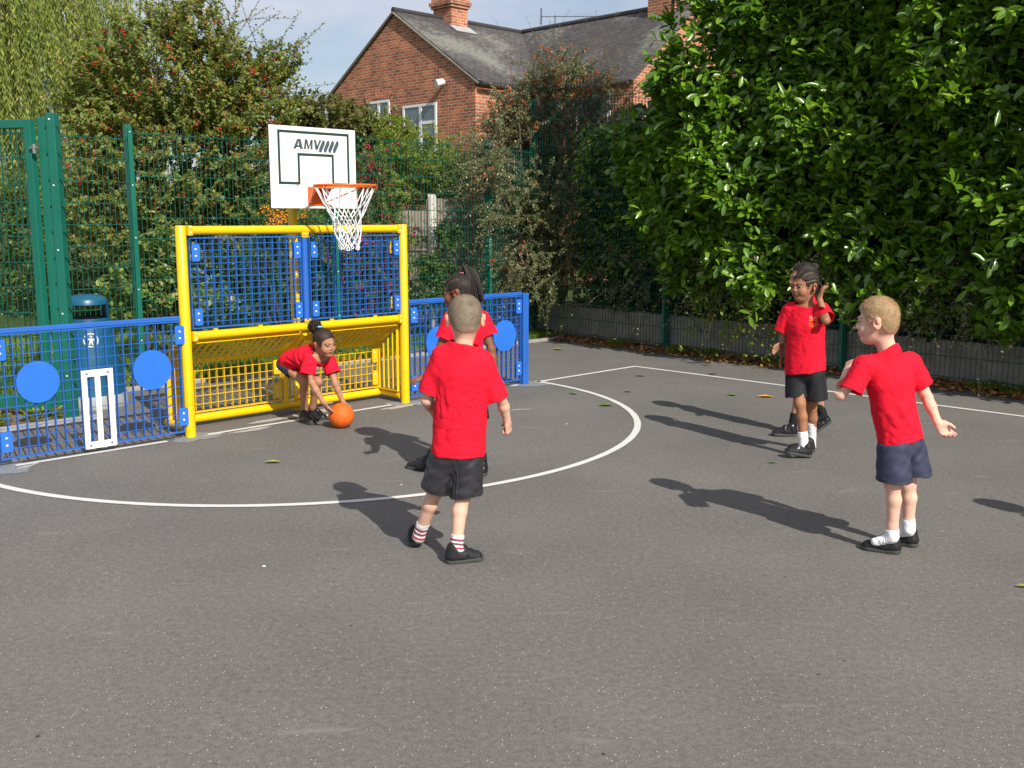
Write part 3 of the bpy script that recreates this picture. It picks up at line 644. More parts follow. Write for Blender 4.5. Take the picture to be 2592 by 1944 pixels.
def slatemat(name, ax):
    m = bpy.data.materials.new(name); m.use_nodes = True; n = m.node_tree.nodes; l = m.node_tree.links; b = n['Principled BSDF']
    t = n.new('ShaderNodeTexCoord'); s = n.new('ShaderNodeSeparateXYZ'); l.new(t.outputs['Object'], s.inputs[0])
    c = n.new('ShaderNodeCombineXYZ'); l.new(s.outputs[ax], c.inputs[0]); zz = n.new('ShaderNodeMath'); zz.operation = 'MULTIPLY'; zz.inputs[1].default_value = 1.75; l.new(s.outputs[2], zz.inputs[0]); l.new(zz.outputs[0], c.inputs[1])
    k = n.new('ShaderNodeTexBrick'); l.new(c.outputs[0], k.inputs[0])
    for nm, v in (('Scale', 1.0), ('Brick Width', 0.22), ('Row Height', 0.13), ('Mortar Size', 0.008), ('Mortar Smooth', 0.2), ('Bias', 0.0)): k.inputs[nm].default_value = v
    k.inputs['Color1'].default_value = (0.085, 0.075, 0.072, 1); k.inputs['Color2'].default_value = (0.052, 0.048, 0.048, 1); k.inputs['Mortar'].default_value = (0.018, 0.017, 0.017, 1)
    mp_ = n.new('ShaderNodeMapping'); mp_.inputs['Scale'].default_value = (3.0, 3.0, 9.0); l.new(t.outputs['Object'], mp_.inputs[0])
    z = n.new('ShaderNodeTexNoise'); z.inputs['Scale'].default_value = 2.2; z.inputs['Detail'].default_value = 9; z.inputs['Roughness'].default_value = 0.72; l.new(mp_.outputs[0], z.inputs['Vector'])
    z2 = n.new('ShaderNodeTexNoise'); z2.inputs['Scale'].default_value = 0.55; z2.inputs['Detail'].default_value = 3; l.new(t.outputs['Object'], z2.inputs['Vector'])
    ad = n.new('ShaderNodeMath'); ad.operation = 'ADD'; l.new(z.outputs['Fac'], ad.inputs[0]); l.new(z2.outputs['Fac'], ad.inputs[1])
    r_ = n.new('ShaderNodeValToRGB'); r_.color_ramp.elements[0].position = 0.51; r_.color_ramp.elements[1].position = 0.62
    hf = n.new('ShaderNodeMath'); hf.operation = 'MULTIPLY'; hf.inputs[1].default_value = 0.5; l.new(ad.outputs[0], hf.inputs[0]); l.new(hf.outputs[0], r_.inputs[0])
    mm = n.new('ShaderNodeMixRGB'); l.new(r_.outputs[0], mm.inputs[0]); l.new(k.outputs['Color'], mm.inputs[1]); mm.inputs[2].default_value = (0.18, 0.18, 0.15, 1)
    l.new(mm.outputs[0], b.inputs['Base Color']); b.inputs['Roughness'].default_value = 0.8
    bp = n.new('ShaderNodeBump'); bp.inputs['Strength'].default_value = 0.8; bp.inputs['Distance'].default_value = 0.015; bp.invert = True
    l.new(k.outputs['Fac'], bp.inputs['Height']); l.new(bp.outputs[0], b.inputs['Normal']); return m
M['brick'] = brickmat('red_brick'); M['slate_u'] = slatemat('slate_roof', 0); M['slate_w'] = slatemat('slate_roof_cross', 1)
M['upvc'] = mat('white_window_frame', (0.80, 0.80, 0.80), 0.4); M['lead'] = mat('lead_flashing', (0.36, 0.36, 0.36), 0.6, var=0.2, vscale=12)
M['gutter'] = mat('dark_gutter', (0.035, 0.033, 0.032), 0.5); M['verge'] = mat('verge_mortar', (0.20, 0.18, 0.15), 0.9, var=0.3, vscale=20)
m = mat('window_glass', (0.10, 0.14, 0.15), 0.06, 0.9, var=0.35, vscale=1.3); M['glass'] = m
house = thing('brick_house', 'red brick house with grey slate roofs, chimneys and white windows beyond the trees', 'house', ORIG, CROT)
UA, UB = 14.1, 18.85; WA0, WR, WA1 = 12.13, 15.25, 18.37; ZE, ZR = 4.95, 6.92
mb = MB(); vs = []
for u in (UA, UB): vs += [(u, WA0, 0), (u, WA1, 0), (u, WA1, ZE), (u, WR, ZR-0.03), (u, WA0, ZE)]
mb.add(vs, [(0, 1, 2, 3, 4), (9, 8, 7, 6, 5), (0, 5, 6, 1), (0, 4, 9, 5), (1, 6, 7, 2), (2, 7, 8, 3), (3, 8, 9, 4)]); mb.build('gable_wall', M['brick'], house)
UB0, UB1, WB0, WB1 = 16.35, 21.4, 9.0, 20.0
mb = MB(); vs = []
for w in (WB0, WB1): vs += [(UB0, w, 0), (UB1, w, 0), (UB1, w, ZE-0.05), (UB, w, ZR-0.04), (UB0, w, ZE-0.05)]
mb.add(vs, [(0, 1, 2, 3, 4), (9, 8, 7, 6, 5), (0, 5, 6, 1), (0, 4, 9, 5), (1, 6, 7, 2), (2, 7, 8, 3), (3, 8, 9, 4)]); mb.build('main_wall', M['brick'], house)
def slab(name, a, b, c, d, th, m):
    """roof slope a-b (eave) c-d (ridge), thickness downwards"""
    P = [Vector(p) for p in (a, b, c, d)]; n_ = (P[1]-P[0]).cross(P[3]-P[0]).normalized()
    if n_.z < 0: n_ = -n_
    mb = MB(); mb.add(P+[p-n_*th for p in P], [(0, 1, 2, 3), (7, 6, 5, 4), (0, 4, 5, 1), (1, 5, 6, 2), (2, 6, 7, 3), (3, 7, 4, 0)]); return mb.build(name, m, house)
ov = 0.16; sl_ = (ZR-ZE)/(WR-WA0)
ro = slab('roof', (UA-0.05, WA0-ov, ZE-ov*sl_+0.07), (UB+0.0, WA0-ov, ZE-ov*sl_+0.07), (UB, WR, ZR+0.07), (UA-0.05, WR, ZR+0.07), 0.07, M['slate_u'])
slab('roof', (UA-0.05, WA1+ov, ZE-ov*sl_+0.07), (UB, WA1+ov, ZE-ov*sl_+0.07), (UB, WR, ZR+0.068), (UA-0.05, WR, ZR+0.068), 0.07, M['slate_u'])
slb = (ZR-ZE+0.05)/(UB-UB0)
slab('roof', (UB0-ov, WB0-0.06, ZE-0.05-ov*slb+0.08), (UB0-ov, WB1, ZE-0.05-ov*slb+0.08), (UB, WB1, ZR+0.075), (UB, WB0-0.06, ZR+0.075), 0.07, M['slate_w'])
slab('roof', (UB1+ov, WB0-0.06, ZE-0.05-ov*slb+0.08), (UB1+ov, WB1, ZE-0.05-ov*slb+0.08), (UB, WB1, ZR+0.073), (UB, WB0-0.06, ZR+0.073), 0.07, M['slate_w'])
mb = MB(); mb.tube([(UA-0.05, WR, ZR+0.075), (UB-0.05, WR, ZR+0.075)], 0.075, 10); mb.tube([(UB, WB0-0.06, ZR+0.085), (UB, WB1, ZR+0.085)], 0.075, 10); mb.build('ridge_tiles', M['gutter'], house, True)
mb = MB(); mb.tube([(UA-0.04, WA0-ov+0.01, ZE-ov*sl_+0.0), (UA-0.055, WR, ZR+0.0)], 0.03, 6); mb.tube([(UA-0.04, WA1+ov, ZE-ov*sl_+0.0), (UA-0.055, WR, ZR+0.0)], 0.03, 6); mb.build('verge', M['verge'], house)
mb = MB(); mb.tube([(UA, WA0-ov-0.05, ZE-0.10), (UB0, WA0-ov-0.05, ZE-0.13)], 0.055, 8); mb.tube([(UB0-ov-0.05, WB0, ZE-0.16), (UB0-ov-0.05, WA0-0.2, ZE-0.16)], 0.055, 8); mb.build('gutter', M['gutter'], house, True)
def chimney(u0, u1, w0, w1, z0, z1):
    mb = MB(); mb.box(u0, u1, w0, w1, z0, z1-0.72); mb.box(u0-0.05, u1+0.05, w0-0.05, w1+0.05, z1-0.718, z1-0.64); mb.box(u0-0.09, u1+0.09, w0-0.09, w1+0.09, z1-0.638, z1-0.54); mb.box(u0-0.04, u1+0.04, w0-0.04, w1+0.04, z1-0.538, z1)
    c = mb.build('chimney', M['brick'], house)
    mb = MB(); mb.lathe([(0.0, 0.0), (0.13, 0.0), (0.11, 0.35), (0.13, 0.38), (0.09, 0.40)], 14, ((u0+u1)/2, (w0+w1)/2, z1)); mb.build('chimney_pot', M['brick'], c, True)
    return c
c1 = chimney(15.75, 16.35, 14.86, 15.6, 6.0, 7.98)
slab('flashing', (15.68, 14.55, 6.568), (16.42, 14.55, 6.568), (16.42, 14.855, 6.761), (15.68, 14.855, 6.761), 0.02, M['lead']).location.z = 0.02
chimney(18.5, 19.25, 9.55, 10.3, 6.3, 9.3)
def window(w0, w1, z0, z1, lights, u=UA):
    """lights: list of (w0, w1, z0, z1) panes"""
    mb = MB(); f_ = 0.065
    mb.box(u-0.045, u-0.003, w0-0.03, w1+0.03, z0-0.07, z0-0.001)
    sill = mb
    fr = MB(); cuts = lights
    fr.box(u-0.03, u+0.02, w0, w1, z1-f_, z1); fr.box(u-0.03, u+0.02, w0, w1, z0, z0+f_); fr.box(u-0.03, u+0.02, w0, w0+f_, z0+f_, z1-f_); fr.box(u-0.03, u+0.02, w1-f_, w1, z0+f_, z1-f_)
    for b in lights: fr.box(u-0.027, u+0.02, *b)
    wn = fr.build('window', M['upvc'], house); sill.build('sill', M['upvc'], wn)
    p = MB(); p.box(u-0.008, u-0.004, w0+f_*0.6, w1-f_*0.6, z0+f_*0.6, z1-f_*0.6); p.build('pane', M['glass'], wn)
window(13.58, 14.94, 3.36, 4.52, [(14.17, 14.27, 3.425, 4.455), (13.645, 14.17, 4.00, 4.08)])
window(15.50, 16.46, 3.40, 4.74, [(15.94, 16.02, 3.465, 4.675)])
mb = MB()
for k in range(9):
    a = R(68+5.5*k); r0 = 1.35; cw_, cz_ = 15.98, 4.77-1.31
    T = Matrix.Translation((UA-0.012, cw_, cz_)) @ Matrix.Rotation(a-PI/2, 4, 'X'); mb.box(-0.01, 0.02, -0.05, 0.05, r0, r0+0.21, T)
mb.build('brick_arch', M['brick'], house)
mb = MB(); mb.tube([(UA-0.002, 13.30, 4.94), (UA-0.10, 13.27, 4.95)], 0.03, 8); mb.tube([(UA-0.06, 13.22, 4.97), (UA-0.10, 13.22, 4.98), (UA-0.28, 13.27, 4.93)], [0.05, 0.085, 0.095], 14); mb.build('security_lamp', M['upvc'], house, True)
# window of the main wing, glimpsed over the mesh
mb = MB(); mb.box(UB0-0.03, UB0-0.002, 9.7, 10.8, 3.4, 4.62); wn = mb.build('window', M['upvc'], house)
mb = MB(); mb.box(UB0-0.034, UB0-0.0315, 9.78, 10.2, 3.48, 4.54); mb.box(UB0-0.034, UB0-0.0315, 10.28, 10.72, 3.48, 4.54); mb.build('pane', M['glass'], wn)
ae = thing('tv_aerial', 'thin television aerial above the far roof ridge', 'aerial', W(19.6, 14.6, 6.5), CROT+R(15))
mb = MB(); mb.tube([(0, 0, 0), (0, 0, 1.0)], 0.015, 6); mb.build('mast', M['gutter'], ae)
mb = MB(); mb.tube([(-0.25, 0.3, 0.95), (0.75, -0.95, 1.0)], 0.012, 6)
for k in range(14):
    t = k/13; p = Vector((-0.25+1.0*t, 0.3-1.25*t, 0.95+0.05*t)); d = Vector((0.78, 0.62, 0))*0.11*(1-0.4*t); mb.tube([p-d, p+d], 0.006, 5)
mb.tube([(-0.27, 0.32, 0.72), (-0.27, 0.32, 1.18)], 0.02, 6); mb.build('antenna', M['gutter'], ae)
# ------------------------------------------------------------------ leaves
SUNV = np.array(SUN_DIR)
def unit(a): return a/np.maximum(1e-9, np.linalg.norm(a, axis=-1, keepdims=True))
def leaf_tpl(kind):
    if kind == 'big':                       # folded, drooping leaf, 4 x 2 faces
        st = [(0.0, 0.03), (0.25, 0.62), (0.55, 1.0), (0.82, 0.80), (1.0, 0.06)]
        V = []; F = []
        for x, w in st:
            dz = -0.09*x*x+0.03
            V += [(x, -0.5*w, dz+0.11*w), (x, 0, dz), (x, 0.5*w, dz+0.11*w)]
        for i in range(4):
            for k in range(2): F.append((3*i+k, 3*i+3+k, 3*i+4+k, 3*i+1+k))
    elif kind == 'mid':                     # two folded halves
        V = [(0, 0, 0), (0.35, -0.5, 0.10), (0.75, -0.38, 0.05), (1, 0, -0.08), (0.75, 0.38, 0.05), (0.35, 0.5, 0.10), (0.5, 0, -0.02)]
        F = [(0, 1, 2, 6), (6, 2, 3, 4), (0, 6, 4, 5)]
    else:                                   # small diamond
        V = [(0, 0, 0), (0.5, -0.5, 0.06), (1, 0, -0.05), (0.5, 0.5, 0.06)]; F = [(0, 1, 2, 3)]
    return np.array(V, float), np.array(F, int)
def leaves(name, P, X, N, L, Wd, m, parent, kind='small', rnd=None):
    """one mesh of many leaves: base points P, growing along X, upper side towards N"""
    n = len(P); V, F = leaf_tpl(kind); X = unit(X); Y = unit(np.cross(N, X)); Z = np.cross(X, Y)
    L = np.broadcast_to(L, (n,)); Wd = np.broadcast_to(Wd, (n,))
    A = P[:, None, :]+(L[:, None]*V[None, :, 0])[..., None]*X[:, None, :]+(Wd[:, None]*V[None, :, 1])[..., None]*Y[:, None, :]+(L[:, None]*V[None, :, 2])[..., None]*Z[:, None, :]
    FF = F[None]+(np.arange(n)*len(V))[:, None, None]
    if rnd is None: rnd = rng.random(n)
    return npmesh(name, A.reshape(-1, 3), FF.reshape(-1, F.shape[1]), m, parent, kind != 'small', rnd=np.repeat(rnd, len(V)))
def rdir(n): return unit(rng.normal(size=(n, 3)))
def twigs(P0, D, L, n, sag=0.3, wob=0.15):
    """n points along each curved twig; returns (twigs, n, 3) points and directions"""
    t = np.linspace(0, 1, n)[None, :, None]; k = len(P0); L = np.broadcast_to(L, (k,))
    B = rng.normal(size=(k, 1, 3))*wob
    pts = P0[:, None, :]+L[:, None, None]*(t*D[:, None, :]+t*t*(B+np.array([0, 0, -sag])))
    d = unit(np.gradient(pts, axis=1)); return pts, d
def twig_mesh(name, pts, r0, r1, m, parent, n=3):
    """all twigs of one plant as thin tapered prisms"""
    k, s, _ = pts.shape; d = unit(np.gradient(pts, axis=1)); a = unit(np.cross(d, np.array([0.31, 0.52, 0.79]))); b = np.cross(d, a)
    rr = (r0+(r1-r0)*np.linspace(0, 1, s))[None, :, None]; V = []
    for j in range(n): V.append(pts+rr*(a*math.cos(2*PI*j/n)+b*math.sin(2*PI*j/n)))
    V = np.stack(V, 2); idx = np.arange(k*s*n).reshape(k, s, n); F = []
    for j in range(n):
        q = (j+1) % n; F.append(np.stack([idx[:, :-1, j], idx[:, :-1, q], idx[:, 1:, q], idx[:, 1:, j]], -1).reshape(-1, 4))
    o = npmesh(name, V.reshape(-1, 3), np.concatenate(F), m, parent, True); o['kind'] = 'stuff'; return o
def leaf_on_twigs(name, pts, dirs, per, L, Wd, m, parent, kind='small', spread=0.75, up=0.6, jit=0.01, t0=0.1, rnd=None, sunw=0.5):
    """`per` leaves on every twig, standing off it on all sides, upper side turned up and outward"""
    k, s, _ = pts.shape; t = np.clip(t0+(1-t0)*(np.arange(per)[None]+rng.random((k, per)))/per, 0, 0.999)*(s-1)
    i = t.astype(int); f = (t-i)[..., None]; r_ = np.arange(k)[:, None]; i2 = np.minimum(i+1, s-1)
    P = pts[r_, i]*(1-f)+pts[r_, i2]*f; D = dirs[r_, i]
    rad = rng.normal(size=P.shape); rad = unit(rad-D*(rad*D).sum(-1, keepdims=True))
    X = unit(D*(1-spread)+rad*spread); N = unit(rng.normal(size=P.shape)*0.42+D*0.25+np.array([0, 0, up])+sunw*SUNV)
    P = P+rng.normal(size=P.shape)*jit; n = k*per
    Ls = L*(0.65+0.6*rng.random(n)); Ws = Wd*(0.75+0.45*rng.random(n))
    return leaves(name, P.reshape(-1, 3), X.reshape(-1, 3), N.reshape(-1, 3), Ls, Ws, m, parent, kind, None if rnd is None else rnd(k, per))
OCT_V = np.array([(1, 0, 0), (-1, 0, 0), (0, 1, 0), (0, -1, 0), (0, 0, 1), (0, 0, -1)], float)
OCT_F = np.array([(0, 2, 4), (2, 1, 4), (1, 3, 4), (3, 0, 4), (2, 0, 5), (1, 2, 5), (3, 1, 5), (0, 3, 5)])
def berries(name, P, r_, m, parent):
    rr = r_*(0.7+0.6*rng.random(len(P))); V = P[:, None]+rr[:, None, None]*OCT_V[None]; F = OCT_F[None]+(np.arange(len(P))*6)[:, None, None]
    return npmesh(name, V.reshape(-1, 3), F.reshape(-1, 3), m, parent, True, rnd=np.repeat(rng.random(len(P)), 6))
def local(P, root): return P-np.array(root.location)
M['bark'] = mat('bark', (0.10, 0.075, 0.05), 0.9, 0.2, var=0.3, vscale=14, bump=0.6, bscale=40)
M['twig'] = mat('grey_brown_twig', (0.13, 0.105, 0.07), 0.9, 0.2, var=0.3, vscale=10)
M['green_twig'] = mat('young_green_stem', (0.13, 0.16, 0.05), 0.7, 0.3)
M['berry'] = mat('red_berry', (0.42, 0.018, 0.015), 0.35, 0.5)
M['orange_berry'] = mat('orange_red_berry', (0.52, 0.085, 0.02), 0.4, 0.5)
M['yellow_berry'] = mat('orange_berry', (0.80, 0.30, 0.01), 0.4, 0.5)
M['fuchsia'] = mat('crimson_flower', (0.42, 0.012, 0.055), 0.5, 0.4)
L_ = {}
L_['haw'] = leafmat('hawthorn_leaf', [(0.0, (0.095, 0.145, 0.028)), (0.45, (0.170, 0.235, 0.045)), (0.80, (0.255, 0.280, 0.065)), (0.94, (0.32, 0.20, 0.06)), (1.0, (0.38, 0.16, 0.04))], 0.5, 0.35, 0.34)
L_['willow'] = leafmat('willow_leaf', [(0.0, (0.12, 0.17, 0.032)), (0.5, (0.25, 0.31, 0.060)), (0.85, (0.40, 0.43, 0.09)), (1.0, (0.42, 0.33, 0.08))], 0.5, 0.35, 0.38)
L_['laurel'] = leafmat('laurel_leaf', [(0.0, (0.048, 0.110, 0.009)), (0.45, (0.100, 0.210, 0.014)), (0.80, (0.190, 0.335, 0.024)), (0.975, (0.33, 0.45, 0.05)), (1.0, (0.66, 0.52, 0.05))], 0.26, 0.75, 0.32, (1.6, 1.8, 0.30))
L_['inner'] = leafmat('inner_leaf_painted_shade', [(0.0, (0.010, 0.026, 0.005)), (1.0, (0.028, 0.070, 0.010))], 0.4, 0.4, 0.1)  # darkened leaf colour, paints the hedge's inner shade so gaps go black
L_['coton'] = leafmat('cotoneaster_leaf', [(0.0, (0.060, 0.085, 0.030)), (0.5, (0.120, 0.150, 0.055)), (0.85, (0.20, 0.22, 0.095)), (1.0, (0.20, 0.11, 0.06))], 0.40, 0.5, 0.22)
L_['light'] = leafmat('light_green_leaf', [(0.0, (0.100, 0.155, 0.022)), (0.6, (0.185, 0.250, 0.036)), (1.0, (0.32, 0.34, 0.06))], 0.5, 0.35, 0.35)
L_['vib'] = leafmat('pale_round_leaf', [(0.0, (0.081, 0.149, 0.027)), (0.6, (0.176, 0.257, 0.054)), (0.9, (0.270, 0.338, 0.081)), (1.0, (0.513, 0.378, 0.189))], 0.5, 0.35, 0.3)
L_['hop'] = leafmat('brownish_leaf', [(0.0, (0.075, 0.098, 0.021)), (0.6, (0.135, 0.158, 0.042)), (1.0, (0.210, 0.150, 0.053))], 0.55, 0.3, 0.25)
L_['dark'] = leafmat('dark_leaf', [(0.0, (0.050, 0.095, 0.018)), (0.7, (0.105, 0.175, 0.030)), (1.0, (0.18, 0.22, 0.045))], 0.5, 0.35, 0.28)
L_['grass'] = leafmat('grass_blade', [(0.0, (0.10, 0.20, 0.018)), (0.7, (0.17, 0.29, 0.030)), (1.0, (0.30, 0.34, 0.07))], 0.5, 0.3, 0.35)
L_['fallen'] = leafmat('fallen_leaf', [(0.0, (0.22, 0.09, 0.04)), (0.5, (0.40, 0.17, 0.07)), (0.85, (0.48, 0.27, 0.11)), (1.0, (0.52, 0.40, 0.12))], 0.6, 0.3, 0.1)

def ellip_pts(n, els, shell=0.55):
    """points in the outer part of a union of ellipsoids (centre, radii); returns points and outward directions"""
    wt = np.array([r_[0]*r_[1]*r_[2] for _, r_ in els])**0.67; c = rng.choice(len(els), n, p=wt/wt.sum())
    d = rdir(n); q = shell+(1-shell)*rng.random(n)**0.6
    ce = np.array([e[0] for e in els])[c]; ra = np.array([e[1] for e in els])[c]
    return ce+d*ra*q[:, None], unit(d/ra)
def limbs(root, base, tips, r0, m, name='limb', trunk=None):
    """trunk and limbs from base to the given tips"""
    mb = MB(); base = Vector(base)
    for t in tips:
        t = Vector(t); mid = base.lerp(t, 0.45)+Vector((random.uniform(-.15, .15), random.uniform(-.15, .15), 0.2)); pts = [base, base.lerp(mid, .5)+Vector((random.uniform(-.06, .06), random.uniform(-.06, .06), 0)), mid, mid.lerp(t, .5)+Vector((random.uniform(-.1, .1),)*3), t]
        mb.tube(pts, [r0, r0*.8, r0*.6, r0*.4, r0*.12], 7)
    return mb.build(name, m, root, True)
def shrub(name, label, cat, base, els, nt, per, tl, L, Wd, lm, kind='small', tw='twig', sag=0.3, shell=0.5, out=0.6, up=0.35, berry=None, spread=0.7, twig_r=0.004, group=None, tall=0.0):
    """plant with stems, twigs, leaves and optional berries; everything relative to its base"""
    root = thing(name, label, cat, base, 0, group); b = np.array(base)
    P, D = ellip_pts(nt, [(np.array(c)-b, r_) for c, r_ in els], shell)
    P = P[P[:, 2] > 0.02] if True else P
    D = unit(rng.normal(size=P.shape)*(1-out)*0.8+unit(P-np.array([0, 0, max(0.2, np.mean([c[2] for c, _ in els])*0.6)]))*out+np.array([0, 0, up]))
    Lt = tl*(0.6+0.8*rng.random(len(P)))*(1+tall*(rng.random(len(P)) > 0.93))
    pts, dr = twigs(P-D*Lt[:, None]*0.5, D, Lt, 6, sag)
    twig_mesh('twigs', pts, twig_r, twig_r*0.35, M[tw], root)
    leaf_on_twigs('foliage', pts, dr, per, L, Wd, lm, root, kind, spread)
    tips = [tuple(P[i]) for i in rng.choice(len(P), min(10, len(P)), replace=False)]
    limbs(root, (0, 0, 0), tips, 0.012+0.006*max(r_[2] for _, r_ in els), M['bark'], 'stem')
    if berry:
        bm_, nb, br, cl = berry; i = rng.integers(0, len(pts), nb//cl); j = rng.integers(1, 6, nb//cl); c0 = np.repeat(pts[i, j], cl, 0)
        berries('berry', c0+rng.normal(size=c0.shape)*br*(1.6 if cl > 1 else 1.0)+np.array([0, 0, -br]), br, bm_, root)[('kind')] = 'stuff'
    return root

def px(u, v, Y): return tuple(at(u, v, Y))
# ---- weeping willow, far left
wil = thing('willow_tree', 'yellow green weeping willow with long hanging strands at the top left', 'tree', px(60, 700, 20)[:2]+(0,), 0)
b0 = np.array(wil.location); n = 1900
ang_ = rng.random(n)*2*PI; rad_ = 2.75*np.sqrt(rng.random(n))*1.05; top = np.stack([rad_*np.cos(ang_), rad_*np.sin(ang_)*0.8, 7.6-0.28*rad_**1.6+rng.normal(size=n)*0.7], 1)
top[:, 2] -= rng.random(n)**2*3.4; top[:, 0] -= 0.5
ln = 1.3+2.2*rng.random(n); D = np.stack([np.cos(ang_)*0.22, np.sin(ang_)*0.22, -0.75*np.ones(n)], 1)
pts, dr = twigs(top, D, ln, 8, 0.35, 0.07)
twig_mesh('strand', pts, 0.004, 0.002, M['green_twig'], wil)['kind'] = 'stuff'
tone = rng.random(n); leaf_on_twigs('foliage', pts, dr, 50, 0.125, 0.022, L_['willow'], wil, 'small', 0.36, 0.3, 0.03, 0.0, rnd=lambda k, p: np.clip(0.75*np.repeat(tone, p)+0.25*rng.random(k*p), 0, 1))
mb = MB(); mb.tube([(0, 0, 0), (0.1, 0, 2.2), (-0.1, 0.1, 4.2), (0, 0, 5.6)], [0.26, 0.22, 0.17, 0.08], 12); mb.build('trunk', M['bark'], wil, True)
limbs(wil, (0, 0, 3.8), [(2.4, 0, 6.8), (-2.4, .3, 6.8), (.6, 1.8, 7.2), (1.0, -1.6, 7.0), (-.8, -1.7, 7.3)], 0.09, M['bark'])
# ---- hawthorn with red berries
HB = px(470, 800, 13.6)[:2]+(0,)
haw_e = [(px(440, 200, 13.4), (1.15, 1.1, 0.85)), (px(590, 250, 13.6), (0.85, 0.8, 0.8)), (px(300, 275, 13.2), (0.72, 0.8, 0.72)), (px(490, 60, 13.8), (0.5, 0.5, 0.5)), (px(420, 430, 13.0), (1.2, 0.8, 0.8)), (px(620, 380, 13.2), (0.75, 0.7, 0.7)), (px(280, 470, 12.6), (0.7, 0.6, 0.9)), (px(690, 160, 13.8), (0.30, 0.3, 0.3)), (px(560, 560, 13.2), (0.95, 0.7, 0.6))]
haw = shrub('hawthorn_tree', 'broad hawthorn tree dotted with red berries behind the mesh fence', 'tree', HB, haw_e, 1800, 52, 0.42, 0.050, 0.040, L_['haw'], 'small', 'twig', 0.2, 0.35, 0.6, 0.35, (M['berry'], 2400, 0.015, 5), tall=0.9)
P, D = ellip_pts(46, [(np.array(haw_e[i][0])-np.array(HB), haw_e[i][1]) for i in (0, 1, 3, 7)], 0.85)
D = unit(D+np.array([0.25, 0, 0.5])); pts, dr = twigs(P, D, 0.75, 8, 0.05, 0.2); twig_mesh('twigs', pts, 0.006, 0.002, M['twig'], haw); leaf_on_twigs('foliage', pts, dr, 34, 0.036, 0.028, L_['haw'], haw)
mb = MB(); mb.tube([(0, 0, 0), (0.05, 0, 0.8), (0, 0, 1.5)], [0.12, 0.10, 0.09], 10); mb.build('trunk', M['bark'], haw, True)
# ---- bushes further back
shrub('bush', 'brownish green bush covering the lower left of the house wall', 'bush', px(830, 700, 19)[:2]+(0,), [(px(840, 300, 19), (0.85, 0.7, 0.42)), (px(960, 330, 18.6), (0.45, 0.5, 0.35)), (px(760, 290, 19), (0.4, 0.5, 0.45)), (px(830, 420, 19), (1.1, 0.8, 1.1)), (px(830, 600, 19), (1.1, 0.8, 0.9))], 620, 40, 0.5, 0.075, 0.06, L_['hop'], 'small', 'twig', 0.3, 0.4)
shrub('bush', 'bright green leafy bush in front of the house, right of the backboard', 'bush', px(1090, 700, 15.5)[:2]+(0,), [(px(1060, 420, 15.5), (0.75, 0.6, 0.55)), (px(1010, 370, 15.8), (0.35, 0.4, 0.5)), (px(1130, 445, 15.3), (0.5, 0.4, 0.32)), (px(950, 600, 15), (0.5, 0.6, 0.8))], 520, 44, 0.5, 0.065, 0.026, L_['light'], 'small', 'green_twig', 0.35, 0.3, 0.5, 0.5, tall=1.0)
shrub('fuchsia_bush', 'dark bush full of hanging crimson flowers right of the backboard', 'bush', px(935, 760, 12.6)[:2]+(0,), [(px(930, 450, 12.6), (0.32, 0.35, 0.42)), (px(950, 620, 12.5), (0.45, 0.4, 0.55)), (px(930, 690, 12.5), (0.4, 0.4, 0.36))], 300, 34, 0.4, 0.045, 0.02, L_['dark'], 'small', 'twig', 0.5, 0.3, 0.5, 0.4, (M['fuchsia'], 1300, 0.017, 2))
shrub('firethorn_bush', 'dark bush with clusters of bright orange berries below the backboard', 'bush', px(705, 760, 12.4)[:2]+(0,), [(px(705, 570, 12.4), (0.30, 0.3, 0.3)), (px(690, 650, 12.4), (0.4, 0.3, 0.36))], 150, 36, 0.35, 0.04, 0.02, L_['dark'], 'small', 'twig', 0.3, 0.3)
r_ = bpy.data.objects['firethorn_bush']; c0 = np.repeat(np.stack([np.array(px(705+rng.normal()*24, 548+rng.normal()*14, 11.98)) for _ in range(22)]), 14, 0)
berries('berry', local(c0+rng.normal(size=c0.shape)*0.028, r_), 0.013, M['yellow_berry'], r_)['kind'] = 'stuff'
shrub('round_leaved_bush', 'pale bush with round leaves low behind the goal, beside the bin', 'bush', px(380, 860, 11.2)[:2]+(0,), [(px(330, 745, 11.2), (0.35, 0.35, 0.32)), (px(420, 730, 11.3), (0.35, 0.35, 0.38)), (px(510, 770, 11.6), (0.35, 0.3, 0.3)), (px(400, 640, 11.4), (0.2, 0.25, 0.25))], 130, 22, 0.42, 0.075, 0.062, L_['vib'], 'mid', 'green_twig', 0.25, 0.3, 0.6, 0.4)
shrub('climber', 'light green climber scrambling over the left end of the wooden fence', 'climber', px(1000, 830, 13.6)[:2]+(0,), [(px(965, 600, 13.4), (0.28, 0.3, 0.6)), (px(980, 730, 13.3), (0.35, 0.3, 0.4)), (px(990, 490, 13.6), (0.25, 0.3, 0.2)), (px(1150, 765, 13.5), (0.4, 0.2, 0.22))], 200, 26, 0.4, 0.06, 0.045, L_['light'], 'mid', 'green_twig', 0.4, 0.3)
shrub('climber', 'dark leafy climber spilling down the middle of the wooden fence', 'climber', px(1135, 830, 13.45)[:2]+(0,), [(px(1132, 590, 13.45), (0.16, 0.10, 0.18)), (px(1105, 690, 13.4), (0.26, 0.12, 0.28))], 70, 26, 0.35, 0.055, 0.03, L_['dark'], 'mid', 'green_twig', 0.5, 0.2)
bh = shrub('background_hedge', 'dense dark hedge closing the garden behind the berry tree', 'hedge', px(500, 760, 17)[:2]+(0,), [(px(x_, 640, 17), (1.0, 0.8, 1.25)) for x_ in range(-300, 900, 130)]+[(px(x_, 520, 17.4), (0.8, 0.7, 0.7)) for x_ in range(-300, 760, 140)], 1500, 34, 0.6, 0.07, 0.05, L_['dark'], 'small', 'twig', 0.3, 0.3)
